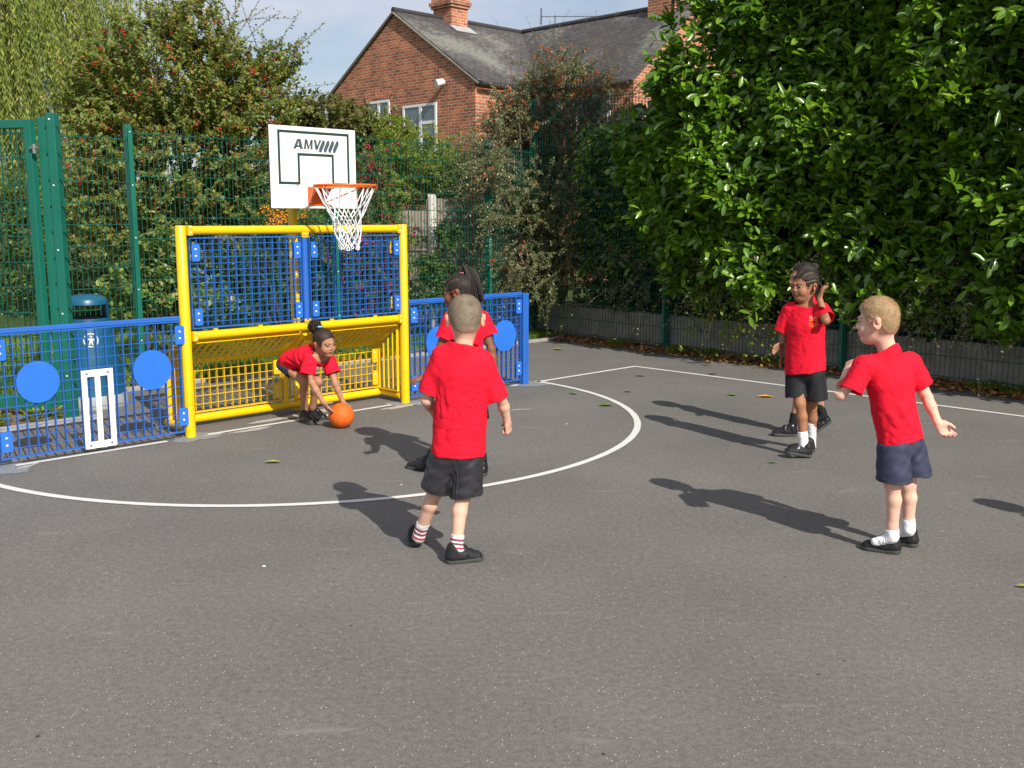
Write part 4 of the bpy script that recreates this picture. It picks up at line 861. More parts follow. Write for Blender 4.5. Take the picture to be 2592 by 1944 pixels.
shrub('background_hedge', 'dense dark hedge in shade behind the crimson flowers', 'hedge', px(900, 760, 15.2)[:2]+(0,), [(px(x_, 630, 15), (0.6, 0.5, 0.75)) for x_ in (640, 740, 840, 930)], 460, 34, 0.5, 0.06, 0.045, L_['dark'], 'small', 'twig', 0.3, 0.3)

# ---- cotoneaster at the fence corner
CB = px(1400, 800, 14.5)[:2]+(0.0,)
cot = thing('cotoneaster_bush', 'big arching grey green cotoneaster with red berries at the fence corner', 'bush', CB)
ce = [(px(1330, 330, 14.6), (0.62, 0.6, 0.62)), (px(1430, 210, 14.9), (0.62, 0.6, 0.38)), (px(1300, 500, 14.3), (0.55, 0.6, 0.55)), (px(1420, 420, 15.0), (0.7, 0.6, 0.7)), (px(1330, 660, 14.0), (0.62, 0.5, 0.5)), (px(1450, 620, 14.0), (0.5, 0.4, 0.5)), (px(1520, 300, 15.2), (0.45, 0.5, 0.5)), (px(1260, 420, 14.4), (0.35, 0.4, 0.4)), (px(1370, 310, 14.9), (0.6, 0.6, 0.6)), (px(1390, 480, 14.8), (0.6, 0.6, 0.6)), (px(1240, 400, 13.2), (0.28, 0.2, 0.42)), (px(1250, 540, 13.2), (0.16, 0.12, 0.22))]
P, D = ellip_pts(1750, [(np.array(c)-np.array(CB), r2) for c, r2 in ce], 0.35)
D = unit(unit(P-np.array([0, 0.2, 1.4]))*0.75+rng.normal(size=P.shape)*0.35+np.array([-0.1, -0.35, 0.35])); Lt = 0.45+0.55*rng.random(len(P))
pts, dr = twigs(P-D*0.25, D, Lt, 9, 0.45, 0.12)
twig_mesh('twigs', pts, 0.006, 0.002, M['twig'], cot); leaf_on_twigs('foliage', pts, dr, 78, 0.031, 0.017, L_['coton'], cot, 'small', 0.8, 0.4, 0.012, 0.05)
hi = np.array([i for i in range(len(P)) if P[i, 2] > 2.6 or rng.random() < 0.16]); i = rng.choice(hi, 700); j = rng.integers(2, 9, 700); c0 = np.repeat(pts[i, j], 4, 0)
berries('berry', c0+rng.normal(size=c0.shape)*0.02, 0.0125, M['orange_berry'], cot)['kind'] = 'stuff'
limbs(cot, (0, 0, 0), [tuple(P[k]) for k in range(0, len(P), 80)], 0.045, M['bark'], 'stem')
# spiky bare shoots on top and long sprays in front of the mesh
P = np.stack([np.array(px(1290+rng.random()*280, 150+rng.random()*110, 14.7))-np.array(CB) for _ in range(60)]); D = unit(rng.normal(size=P.shape)*0.35+np.array([0, 0, 1.0]))
pts, dr = twigs(P, D, 0.35+0.45*rng.random(60), 7, 0.0, 0.12); twig_mesh('twigs', pts, 0.004, 0.0015, M['twig'], cot); leaf_on_twigs('foliage', pts, dr, 22, 0.02, 0.010, L_['coton'], cot)
P = np.stack([np.array(px(1360+rng.random()*180, 480+rng.random()*260, 13.9))-np.array(CB) for _ in range(90)]); D = unit(rng.normal(size=P.shape)*0.45+np.array([-0.35, -0.9, 0.25]))
pts, dr = twigs(P, D, 0.5+0.5*rng.random(90), 9, 0.35, 0.15); twig_mesh('twigs', pts, 0.005, 0.002, M['green_twig'], cot); leaf_on_twigs('foliage', pts, dr, 60, 0.034, 0.018, L_['coton'], cot)

# ---- laurel hedge over the right fence
SF = np.array([math.cos(ra), math.sin(ra), 0.0]); SN = np.array([math.sin(ra), -math.cos(ra), 0.0])     # along the fence (towards the camera); out over the court
if SN @ np.array([*E1, 0]) > 0: SN = -SN
S0 = np.array(W(6.64, 2.95))
hed = thing('laurel_hedge', 'tall glossy cherry laurel hedge pushing through the right mesh fence', 'hedge', tuple(S0+SF*5.5-SN*0.6), 0)
hb = np.array(hed.location)
def lump(s, z): return 0.11*np.sin(1.7*s+0.8*z+0.4)+0.08*np.sin(2.9*z-1.3*s+1.0)+0.07*np.sin(4.6*s+2.2*z)+0.06*np.sin(7.1*z+3.0*s+2.0)
def ok(s, z):
    """where leaves come out over the court side; s runs along the fence from its far corner"""
    left = np.interp(z, [0.5, 1.0, 1.6, 2.2, 2.8, 3.2, 3.6, 4.2, 6.0], [2.9, 2.6, 2.2, 1.65, 1.75, 2.75, 2.95, 2.85, 2.6])+0.13*np.sin(5*z)+0.10*np.sin(11*z+1)
    low = 0.62+0.10*np.sin(1.9*s)+0.10*np.sin(4.3*s+1)-0.05*np.sin(9*s)+0.12*(s < 4.6)*(s > 2.4)*np.sin(6*s)
    return (s > left) & (z > low)
n = 7600; s_ = 1.2+rng.random(n)*11.0; z_ = 0.5+rng.random(n)**0.92*5.2
keep = ok(s_, z_) & (rng.random(n) < np.clip(1.25-0.05*(s_-6), 0.35, 1)); s_, z_ = s_[keep], z_[keep]
dep = 0.36+lump(s_, z_)-0.30*rng.random(len(s_))**1.5+0.10*np.clip(z_-1.0, 0, 1); dep -= 0.25*np.clip((2.5-s_), 0, 1)
P = S0+SF*s_[:, None]+SN*dep[:, None]; P[:, 2] = z_
D = unit(SN*0.60+np.array([0, 0, 0.80])+SF*0.25+rng.normal(size=P.shape)*0.42); Lt = 0.20+0.20*rng.random(len(P))
pts, dr = twigs(P-hb-D*0.12, D, Lt, 5, 0.12, 0.1)
twig_mesh('stem', pts, 0.006, 0.003, M['green_twig'], hed)
tone = rng.random(len(pts))
leaf_on_twigs('foliage', pts, dr, 12, 0.122, 0.056, L_['laurel'], hed, 'big', 0.62, 0.40, 0.008, 0.1, sunw=0.95, rnd=lambda k, p: np.clip(0.55*np.repeat(tone[:k], p)+0.45*rng.random(k*p)+0.0, 0, 0.985)*np.where(rng.random(k*p) < 0.004, 1.02, 1.0))
# leaves deeper inside, shade painted into their colour, and those behind the mesh towards the corner
n = 24000; s_ = 0.7+rng.random(n)**1.15*11.3; z_ = 0.45+rng.random(n)*5.2; left = np.interp(z_, [0.5, 1.2, 2.2, 2.8, 3.3, 6.0], [0.75, 0.75, 0.9, 1.3, 2.9, 2.6]); k_ = s_ > left; s_, z_ = s_[k_], z_[k_]
dep = -0.12-0.55*rng.random(len(s_)); P = S0+SF*s_[:, None]+SN*dep[:, None]; P[:, 2] = z_
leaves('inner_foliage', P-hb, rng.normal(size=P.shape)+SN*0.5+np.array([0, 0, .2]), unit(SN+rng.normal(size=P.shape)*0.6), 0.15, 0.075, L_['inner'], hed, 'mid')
n = 18000; s_ = 0.6+rng.random(n)*11.2; z_ = 0.42+rng.random(n)*5.2; k_ = s_ > np.interp(z_, [0.5, 2.5, 2.9, 3.3, 6.0], [0.7, 1.0, 1.7, 3.1, 2.8]); s_, z_ = s_[k_], z_[k_]
P = S0+SF*s_[:, None]-SN*(0.75+0.5*rng.random(len(s_)))[:, None]; P[:, 2] = z_
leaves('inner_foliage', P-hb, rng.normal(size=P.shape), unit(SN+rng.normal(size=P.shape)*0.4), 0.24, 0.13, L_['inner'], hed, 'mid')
n = 620; s_ = 0.75+rng.random(n)*2.3; z_ = 0.9+rng.random(n)*1.75; P = S0+SF*s_[:, None]-SN*(0.10+0.35*rng.random(n))[:, None]; P[:, 2] = z_
D = unit(SN*0.5+np.array([0, 0, 0.9])+rng.normal(size=P.shape)*0.4); pts, dr = twigs(P-hb-D*0.15, D, 0.35, 5, 0.1, 0.1); leaf_on_twigs('foliage', pts, dr, 9, 0.115, 0.044, L_['laurel'], hed, 'big', 0.7, 0.5, 0.01, 0.1)
mb = MB()
for k in range(12):
    p = Vector(S0+SF*(1.8+0.85*k)-SN*0.75)-Vector(hb); mb.tube([(p.x, p.y, 0.35), (p.x+.05, p.y, 1.5), (p.x-.04, p.y+.05, 3.0), (p.x, p.y, 4.8)], [0.05, 0.045, 0.035, 0.015], 7)
mb.build('trunk', M['bark'], hed, True)['kind'] = 'stuff'
# pinnate sprays and scrambling stems hanging along the foot of the hedge
spr = thing('trailing_bramble', 'loose trailing stems with small grey green leaves hanging under the hedge', 'climber', tuple(S0+SF*4.5), 0); sb = np.array(spr.location)
n = 420; c_ = np.array([3.0, 3.7, 5.9, 6.15, 4.8, 6.4, 2.0, 7.6])[rng.integers(0, 8, n)]; s_ = c_+rng.normal(size=n)*0.28; z_ = 0.45+0.65*rng.random(n)
P = S0+SF*s_[:, None]+SN*(0.05+0.22*rng.random(n))[:, None]; P[:, 2] = z_+0.15
D = unit(SN*0.6+rng.normal(size=P.shape)*0.6+np.array([0, 0, 0.1])); pts, dr = twigs(P-sb, D, 0.22+0.3*rng.random(n), 7, 0.7, 0.2)
twig_mesh('stem', pts, 0.003, 0.0012, M['twig'], spr)['kind'] = 'stuff'; leaf_on_twigs('foliage', pts, dr, 22, 0.034, 0.018, L_['coton'], spr, 'small')
n = 60; s_ = np.where(rng.random(n) < 0.5, 3.3, 3.9)+rng.normal(size=n)*0.3; P = S0+SF*s_[:, None]+SN*(0.1+0.2*rng.random(n))[:, None]; P[:, 2] = 0.4+0.5*rng.random(n); D = unit(SN*0.8+rng.normal(size=P.shape)*0.4); pts, dr = twigs(P-sb, D, 0.3, 5, 0.6, 0.2); leaf_on_twigs('foliage', pts, dr, 9, 0.06, 0.03, L_['light'], spr, 'mid')

# ------------------------------------------------------------------ grass, weeds, fallen leaves
n = 60000; u_ = -1.6+rng.random(n)*8.6; w_ = 2.5+rng.random(n)**1.5*5.0; k_ = (u_ < 6.7); u_, w_ = u_[k_], w_[k_]
P = np.stack([O2[0]+u_*E1[0]+w_*E2[0], O2[1]+u_*E1[1]+w_*E2[1], np.zeros(len(u_))], 1)
leaves('lawn_grass', P, unit(rng.normal(size=P.shape)*0.35+np.array([0, 0, 1.0])), rng.normal(size=P.shape), 0.06+0.05*rng.random(len(P)), 0.009, L_['grass'], None, 'small')
tag(bpy.data.objects['lawn_grass'], 'mown green grass on the lawn behind the goal', 'grass', kind='stuff')
def court_pts(n, u0, u1, w0, w1): u_ = u0+(u1-u0)*rng.random(n); w_ = w0+(w1-w0)*rng.random(n); return np.stack([O2[0]+u_*E1[0]+w_*E2[0], O2[1]+u_*E1[1]+w_*E2[1], np.zeros(n)], 1)
k = 0
for (u_, w_, r2, lab) in ((0.25, 2.46, .14, 'small weed by the kerb left of the goal'), (0.75, 2.44, .12, 'weed tuft by the kerb seen through the left goal mesh'), (1.35, 2.45, .16, 'weed tuft by the kerb behind the goal centre'), (2.0, 2.44, .14, 'weed tuft by the kerb right behind the bending girl'), (2.7, 2.45, .17, 'weed tuft by the kerb behind the right goal mesh'), (3.5, 2.45, .15, 'weed tuft by the kerb behind the right blue fence'), (-0.55, 1.40, .10, 'flat weed on the soil under the gate'), (-1.0, 1.36, .12, 'larger flat weed on the soil further left under the gate')):
    wt = thing('weed', lab, 'weed', tuple(W(u_, w_, 0.012)), 0, 'weeds along the edging'); nn = 90
    a_ = rng.random(nn)*2*PI; q = r2*np.sqrt(rng.random(nn)); P = np.stack([q*np.cos(a_)*1.6, q*np.sin(a_), rng.random(nn)*0.07], 1)
    leaves('foliage', P, np.stack([np.cos(a_), np.sin(a_), 0.4+rng.random(nn)*0.8], 1), np.tile([0, 0, 1.0], (nn, 1))+rng.normal(size=P.shape)*0.4, 0.06, 0.035, L_['light'], wt, 'mid')
for k, (s0, dd) in enumerate(((0.25, 0.05), (1.75, 0.06), (2.7, 0.05), (3.1, 0.05), (4.05, 0.04), (6.35, 0.08), (6.62, 0.1))):
    wt = thing('weed', ('weed at the foot of the far fence corner', 'weed patch between leaves midway along the first fence bay', 'weed beside the second fence post', 'weed patch right of the second fence post', 'low weed behind the standing girl', 'yellow green weed behind the blond boy', 'weed right of the blond boy at the fence foot')[k], 'weed', tuple(S0+SF*s0+SN*0.07), 0, 'weeds along the hedge foot'); nn = 110
    a_ = rng.random(nn)*2*PI; q = 0.15*np.sqrt(rng.random(nn)); P = np.stack([q*np.cos(a_), q*np.sin(a_), rng.random(nn)*0.08], 1)
    leaves('foliage', P, np.stack([np.cos(a_), np.sin(a_), 0.4+rng.random(nn)*0.8], 1), np.tile([0, 0, 1.0], (nn, 1))+rng.normal(size=P.shape)*0.4, 0.05, 0.026, L_['light'], wt, 'mid')
n = 3600; s_ = rng.random(n)*9; q = rng.random(n)**2.0*0.36; P = S0+SF*s_[:, None]+SN*(q-0.08)[:, None]; P[:, 2] = 0.006+0.05*(1-q/0.36)*rng.random(n)
leaves('leaf_litter', P, rng.normal(size=P.shape)*np.array([1, 1, 0.25]), np.tile([0, 0, 1.0], (n, 1))+rng.normal(size=P.shape)*0.45, 0.045+0.03*rng.random(n), 0.028, L_['fallen'], None, 'mid')
tag(bpy.data.objects['leaf_litter'], 'brown and orange leaf litter gathered along the foot of the hedge', 'leaf litter', kind='stuff')
n = 500; P = court_pts(n, 0.0, 4.6, 2.36, 2.6); P[:, 2] = 0.02; leaves('leaf_litter', P, rng.normal(size=P.shape)*np.array([1, 1, 0.25]), np.tile([0, 0, 1.0], (n, 1))+rng.normal(size=P.shape)*0.45, 0.05, 0.03, L_['fallen'], None, 'mid')
tag(bpy.data.objects['leaf_litter.001'], 'scattered brown leaves along the kerb behind the goal', 'leaf litter', kind='stuff')
M['leaf_orange'] = mat('orange_fallen_leaf', (0.78, 0.34, 0.02), 0.5, var=0.25, vscale=40); M['leaf_green'] = mat('green_fallen_leaf', (0.09, 0.17, 0.02), 0.45, var=0.3, vscale=40); M['leaf_pale'] = mat('pale_fallen_leaf', (0.26, 0.30, 0.07), 0.5, var=0.3, vscale=40)
V0, F0 = leaf_tpl('big')
for (u, v, L, rz, m_, lab) in ((1938, 1006, 0.155, 0.1, 'leaf_orange', 'bright orange fallen leaf lying left of the standing girl'), (1792, 917, 0.11, -0.3, 'leaf_orange', 'orange fallen leaf by the leaf litter under the hedge'), (1450, 998, 0.10, -0.5, 'leaf_green', 'dark green fallen leaf inside the curved line, left one'), (1533, 1028, 0.13, 0.15, 'leaf_green', 'green fallen leaf just inside the curved line'), (1588, 993, 0.08, 0.3, 'leaf_green', 'small green fallen leaf outside the curved line'), (1620, 953, 0.10, 0.1, 'leaf_green', 'green fallen leaf near the court corner'), (1853, 1002, 0.10, -0.5, 'leaf_green', 'curled green leaf left of the orange leaf'), (1412, 886, 0.15, 0.0, 'leaf_pale', 'pale green fallen leaf near the far fence corner'), (1803, 948, 0.11, 0.1, 'leaf_green', 'dark green leaf lying on the side line'), (2402, 988, 0.10, 0.4, 'leaf_pale', 'yellow green leaf under the fence right of the blond boy'), (2509, 995, 0.09, 0.2, 'leaf_pale', 'pale leaf under the fence near the right edge'), (690, 1172, 0.12, 0.4, 'leaf_pale', 'dull green leaf lying inside the goal area left of the boys'), (1955, 1173, 0.06, 0.2, 'leaf_green', 'tiny green leaf beside the walking girl shoe'), (2590, 1487, 0.07, 0.0, 'leaf_pale', 'small pale leaf at the right edge of the court')):
    y0 = 1.6*FPX/ (v-HOR); p = at(u, v, 1.0); r3 = (p-np.array([0, 0, HC])); p = np.array([0, 0, HC])+r3*(-HC/r3[2])
    a_ = V0.copy(); a_[:, 0] -= 0.5; a_[:, 1] *= 0.46; a_[:, 2] = np.abs(a_[:, 2])*0.9-0.05*a_[:, 0]; a_ = a_*L; c2, s2 = math.cos(rz), math.sin(rz)
    V = np.stack([a_[:, 0]*c2-a_[:, 1]*s2, a_[:, 0]*s2+a_[:, 1]*c2, a_[:, 2]-a_[:, 2].min()+0.004], 1)
    o = npmesh('fallen_leaf', V, F0, M[m_], None, True); o.location = (p[0], p[1], 0); tag(o, lab, 'leaf', 'loose leaves on the court')
M['pebble'] = mat('white_pebble', (0.6, 0.58, 0.54), 0.8)
for (u, v, s3, lab) in ((668, 1435, 0.007, 'white pebble on the asphalt in the open foreground'), (1016, 1228, 0.005, 'white pebble in front of the boy with a buzz cut'), (1434, 1074, 0.006, 'white pebble inside the curved line right of the boy')):
    p = at(u, v, 1.0); r3 = p-np.array([0, 0, HC]); p = np.array([0, 0, HC])+r3*(-HC/r3[2]); mb = MB(); mb.lathe([(0, 0), (1, .15), (1.1, .4), (.8, .75), (0, .85)], 10); mb.v = [(a*s3*1.3, b*s3, c*s3) for a, b, c in mb.v]; o = mb.build('pebble', M['pebble'], None, True); o.location = (p[0], p[1], 0.001); tag(o, lab, 'pebble', 'pebbles on the court')
# ------------------------------------------------------------------ people: bodies grown as one smooth surface
F4 = np.float32
class Fld:
    """a signed distance grid; solids are melted together and the surface is taken where it is zero"""
    def __init__(s, lo, hi, h):
        s.h = h; s.o = np.array(lo, float); s.n = np.ceil((np.array(hi)-s.o)/h).astype(int)+1; s.a = np.full(s.n, 0.5, F4)
    def blk(s, lo, hi):
        i0 = np.clip(np.floor((np.array(lo)-s.o)/s.h).astype(int), 0, s.n); i1 = np.clip(np.ceil((np.array(hi)-s.o)/s.h).astype(int)+1, 0, s.n)
        g = [(s.o[k]+s.h*np.arange(i0[k], i1[k])).astype(F4) for k in range(3)]
        return tuple(slice(a, b) for a, b in zip(i0, i1)), (g[0][:, None, None], g[1][None, :, None], g[2][None, None, :])
    def put(s, prim, k=0.012, op='u'):
        lo, hi, fn = prim; m = k+0.012; q, g = s.blk(np.array(lo)-m, np.array(hi)+m); a = s.a[q]
        if a.size == 0: return s
        b = fn(*g).astype(F4)
        if op == 'u':
            if k > 0: h = np.clip(0.5+0.5*(a-b)/k, 0, 1); s.a[q] = a*(1-h)+b*h-k*h*(1-h)
            else: s.a[q] = np.minimum(a, b)
        else:
            if k > 0: b = -b; h = np.clip(0.5-0.5*(a-b)/k, 0, 1); s.a[q] = a*(1-h)+b*h+k*h*(1-h)
            else: s.a[q] = np.maximum(a, -b)
        return s
    def mesh(s):
        a = s.a; ins = a < 0; c = np.zeros(np.array(a.shape)-1, np.uint8); offs = [(i, j, k) for i in (0, 1) for j in (0, 1) for k in (0, 1)]
        for o in offs: c += ins[o[0]:a.shape[0]-1+o[0], o[1]:a.shape[1]-1+o[1], o[2]:a.shape[2]-1+o[2]]
        act = (c > 0) & (c < 8); idx = np.argwhere(act); vals = np.stack([a[idx[:, 0]+o[0], idx[:, 1]+o[1], idx[:, 2]+o[2]] for o in offs], 1); oa = np.array(offs, float)
        acc = np.zeros((len(idx), 3)); cnt = np.zeros(len(idx))
        for i in range(8):
            for j in range(i+1, 8):
                if abs(oa[i]-oa[j]).sum() != 1: continue
                va, vb = vals[:, i], vals[:, j]; x = (va < 0) != (vb < 0); t = np.where(x, va/np.where(x, va-vb, 1), 0)
                acc += np.where(x[:, None], oa[i]+t[:, None]*(oa[j]-oa[i]), 0); cnt += x
        V = s.o+s.h*(idx+acc/cnt[:, None]); im = np.full(act.shape, -1, np.int64); im[act] = np.arange(len(idx)); Fs = []
        for ax in range(3):
            b, d = (ax+1) % 3, (ax+2) % 3; sl0 = [slice(1, -1)]*3; sl1 = [slice(1, -1)]*3; sl0[ax] = slice(0, -1); sl1[ax] = slice(1, None)
            e0 = ins[tuple(sl0)]; e1 = ins[tuple(sl1)]; w = np.argwhere(e0 != e1); fl = e0[tuple(w.T)]; base = w.copy(); base[:, b] += 1; base[:, d] += 1
            def cell(db, dd): q = base.copy(); q[:, b] += db; q[:, d] += dd; return im[tuple(q.T)]
            Q = np.stack([cell(-1, -1), cell(0, -1), cell(0, 0), cell(-1, 0)], 1); Q[~fl] = Q[~fl][:, ::-1]; Fs.append(Q)
        return V, np.concatenate(Fs)
v3 = lambda p: np.array(p, float)
def nrm(p): p = v3(p); return p/np.linalg.norm(p)
def cone(a, b, ra, rb, n=None, kf=1.0):
    """tapered round limb from a to b, flattened by kf along n"""
    a, b = v3(a), v3(b); ba = b-a; L2 = max(1e-9, ba @ ba); R_ = max(ra, rb); nn = None if n is None else nrm(n)
    def fn(X, Y, Z):
        dx, dy, dz = X-a[0], Y-a[1], Z-a[2]; t = np.clip((dx*ba[0]+dy*ba[1]+dz*ba[2])/L2, 0, 1); qx, qy, qz = dx-t*ba[0], dy-t*ba[1], dz-t*ba[2]; l2 = qx*qx+qy*qy+qz*qz
        if nn is not None: qn = qx*nn[0]+qy*nn[1]+qz*nn[2]; l2 = l2+qn*qn*(1/kf**2-1)
        return (np.sqrt(l2)-(ra+(rb-ra)*t))*(1 if nn is None else (0.5+0.5*kf))
    return np.minimum(a, b)-R_, np.maximum(a, b)+R_, fn
def ell(c, r, Rm=None):
    c, r = v3(c), v3(r); Rm = np.eye(3) if Rm is None else Rm
    def fn(X, Y, Z):
        d = (X-c[0], Y-c[1], Z-c[2]); q = [(Rm[0, i]*d[0]+Rm[1, i]*d[1]+Rm[2, i]*d[2]) for i in range(3)]
        k0 = np.sqrt(sum((q[i]/r[i])**2 for i in range(3))); k1 = np.sqrt(sum((q[i]/r[i]**2)**2 for i in range(3)))+1e-6; return k0*(k0-1)/k1
    m = r.max(); return c-m, c+m, fn
def half(prim, p, n):
    """keep only the part of a solid on the side of the plane that n points away from"""
    lo, hi, fn = prim; p, n = v3(p), nrm(n)
    return lo, hi, lambda X, Y, Z: np.maximum(fn(X, Y, Z), (X-p[0])*n[0]+(Y-p[1])*n[1]+(Z-p[2])*n[2])
def frame(fwd, up=(0, 0, 1)):
    """columns: right-hand side of the head, forward, up"""
    f = nrm(fwd); u = v3(up); u = nrm(u-f*(u @ f)); r_ = np.cross(f, u); return np.stack([r_, f, u], 1)
# skull, jaw and face in head coordinates (x to the person's right, y forward, z up; about 0.21 m high)
CORE = [((0, -0.012, 0.030), (0.072, 0.081, 0.077), 0.0), ((0, 0.022, -0.028), (0.055, 0.060, 0.072), 0.03), ((0, 0.046, -0.076), (0.032, 0.032, 0.026), 0.02), ((0, -0.040, -0.018), (0.056, 0.044, 0.05), 0.03)]
def put_core(f, H, Rm, sc, grow=0.0):
    for c, r, k in CORE: f.put(ell(H+Rm @ (v3(c)*sc), v3(r)*sc+grow, Rm), k*sc)
def put_face(f, H, Rm, sc):
    L = lambda *p: H+Rm @ (v3(p)*sc)
    for s in (-1, 1):
        f.put(ell(L(s*0.031, 0.052, -0.032), v3((0.026, 0.026, 0.028))*sc, Rm), 0.016)
        f.put(ell(L(s*0.029, 0.084, 0.006), v3((0.017, 0.012, 0.010))*sc, Rm), 0.010, 's')
        f.put(ell(L(s*0.029, 0.0705, 0.004), v3((0.0135, 0.0115, 0.0085))*sc, Rm), 0.003)
        f.put(cone(L(s*0.012, 0.079, 0.021), L(s*0.042, 0.068, 0.020), 0.007*sc, 0.005*sc), 0.010)
        er = Rm @ np.array([[math.cos(s*0.55), -math.sin(s*0.55), 0], [math.sin(s*0.55), math.cos(s*0.55), 0], [0, 0, 1]]).T
        f.put(ell(L(s*0.0775, -0.014, -0.004), v3((0.0065, 0.019, 0.030))*sc, er), 0.006)
        f.put(ell(L(s*0.083, -0.020, 0.008), v3((0.006, 0.013, 0.017))*sc, er), 0.004)
        f.put(ell(L(s*0.087, -0.008, 0.000), v3((0.006, 0.010, 0.016))*sc, er), 0.003, 's')
        f.put(ell(L(s*0.0095, 0.083, -0.0255), v3((0.0080, 0.008, 0.0065))*sc, Rm), 0.005)
    f.put(cone(L(0, 0.080, 0.008), L(0, 0.0885, -0.022), 0.0065*sc, 0.0090*sc), 0.010)
    f.put(ell(L(0, 0.083, -0.0455), v3((0.021, 0.008, 0.0055))*sc, Rm), 0.006); f.put(ell(L(0, 0.082, -0.055), v3((0.018, 0.008, 0.006))*sc, Rm), 0.006)
    f.put(ell(L(0, 0.092, -0.0503), v3((0.020, 0.006, 0.0016))*sc, Rm), 0.002, 's')
def put_hand(f, w, X, Zp, side, curl, sc=1.0, spread=0.10, thumb=(0.62, 0.66, 0.30), tcurl=0.5):
    """wrist w, fingers along X, palm facing Zp; side = +1 when the thumb lies along Zp x X"""
    X = nrm(X); Zp = v3(Zp); Zp = nrm(Zp-X*(Zp @ X)); Y = np.cross(Zp, X)*side; w = v3(w)
    f.put(cone(w-X*0.01, w+X*0.018*sc, 0.0185*sc, 0.021*sc, Zp, 0.72), 0.01)
    f.put(cone(w+X*0.018*sc+Y*0.006*sc, w+X*0.054*sc+Y*0.010*sc, 0.0185*sc, 0.0165*sc, Zp, 0.55), 0.008); f.put(cone(w+X*0.018*sc-Y*0.006*sc, w+X*0.050*sc-Y*0.013*sc, 0.0185*sc, 0.0165*sc, Zp, 0.52), 0.008)
    f.put(ell(w+X*0.026*sc+Y*0.017*sc+Zp*0.006*sc, (0.015*sc, 0.015*sc, 0.015*sc)), 0.01)
    for i, (oy, ox, ln) in enumerate(((0.0215, 0.060, 0.043), (0.0075, 0.064, 0.048), (-0.0075, 0.061, 0.044), (-0.021, 0.054, 0.034))):
        p = w+X*ox*sc+Y*oy*sc; a = 0.0; d0 = nrm(X+Y*spread*(oy/0.02))
        for k, (fr, rr) in enumerate(((0.45, 0.0072), (0.31, 0.0066), (0.24, 0.0058))):
            a += curl[i]*(0.8, 1.0, 0.75)[k]; q = p+(d0*math.cos(a)+Zp*math.sin(a))*ln*fr*sc; f.put(cone(p, q, rr*sc, (rr-0.0005)*sc), 0.0025 if k else 0.005); p = q
    p = w+X*0.020*sc+Y*0.022*sc+Zp*0.004*sc; d = nrm(X*thumb[0]+Y*thumb[1]+Zp*thumb[2]); q = p+d*0.028*sc; f.put(cone(p, q, 0.0098*sc, 0.0082*sc), 0.008)
    d2 = nrm(d+X*0.45*tcurl+Zp*0.5*tcurl-Y*0.45*tcurl); f.put(cone(q, q+d2*0.024*sc, 0.0082*sc, 0.0066*sc), 0.004)
def waves(V, seed, amp, wl, ani=None):
    """soft cloth unevenness"""
    r_ = np.random.default_rng(seed); o = np.zeros(len(V))
    for i in range(9):
        k = r_.normal(size=3); k = k/np.linalg.norm(k)*2*PI/(wl*r_.uniform(0.6, 1.6))
        if ani is not None: k = k*np.array(ani)
        o += np.sin(V @ k+r_.uniform(0, 6.28))
    return amp*o/3
def vnormals(V, Fq):
    n = np.cross(V[Fq[:, 2]]-V[Fq[:, 0]], V[Fq[:, 3]]-V[Fq[:, 1]]); N = np.zeros_like(V)
    for k in range(4): np.add.at(N, Fq[:, k], n)
    return N/np.maximum(1e-12, np.linalg.norm(N, axis=1, keepdims=True))
def relax(V, Fq, it=2, lam=0.5):
    e = np.concatenate([Fq[:, [0, 1]], Fq[:, [1, 2]], Fq[:, [2, 3]], Fq[:, [3, 0]]])
    for _ in range(it):
        S = np.zeros_like(V); c = np.zeros(len(V)); np.add.at(S, e[:, 0], V[e[:, 1]]); np.add.at(S, e[:, 1], V[e[:, 0]]); np.add.at(c, e[:, 0], 1); np.add.at(c, e[:, 1], 1)
        V = V+lam*(S/np.maximum(c, 1)[:, None]-V)
    return V
def seg_d(V, a, b):
    a, b = v3(a), v3(b); ba = b-a; t = np.clip(((V-a) @ ba)/(ba @ ba), 0, 1); return np.linalg.norm(V-a-t[:, None]*ba, axis=1), t

M['skin'] = mat('skin', (0.5, 0.3, 0.2), 0.6, 0.32, attr='col', sss=0.08, bump=0.04, bscale=220)
M['shirt'] = mat('red_jersey', (0.66, 0.008, 0.018), 0.85, 0.25, attr='col', bump=0.12, bscale=420)
M['cloth'] = mat('woven_cloth', (0.02, 0.02, 0.025), 0.7, 0.35, attr='col', bump=0.15, bscale=350)
M['shiny_cloth'] = mat('shiny_sports_cloth', (0.015, 0.015, 0.018), 0.24, 0.9, attr='col', bump=0.1, bscale=350)
M['hair'] = mat('hair', (0.02, 0.015, 0.01), 0.6, 0.35, attr='col', bump=0.22, bscale=320)
M['sock'] = mat('sock_knit', (0.8, 0.8, 0.8), 0.9, 0.2, attr='col', bump=0.3, bscale=300)
M['shoe'] = mat('black_shoe_canvas', (0.012, 0.012, 0.014), 0.65, 0.35, var=0.25, vscale=30, bump=0.2, bscale=260)
M['leather'] = mat('black_shoe_leather', (0.010, 0.010, 0.012), 0.28, 0.55, var=0.2, vscale=30)
M['sole'] = mat('dark_rubber_sole', (0.050, 0.054, 0.050), 0.7, 0.3, var=0.25, vscale=40)
RED = v3((0.71, 0.006, 0.026))
ZIG = [(-.100, -.060), (-.070, -.062), (-.045, -.045), (-.030, -.020), (-.018, .018), (.012, .022), (.020, -.012), (.034, -.010), (.044, .036), (.060, .058), (.078, .066), (.11, .070)]
HX = np.array([p[0] for p in ZIG]); HZ = np.array([p[1] for p in ZIG])

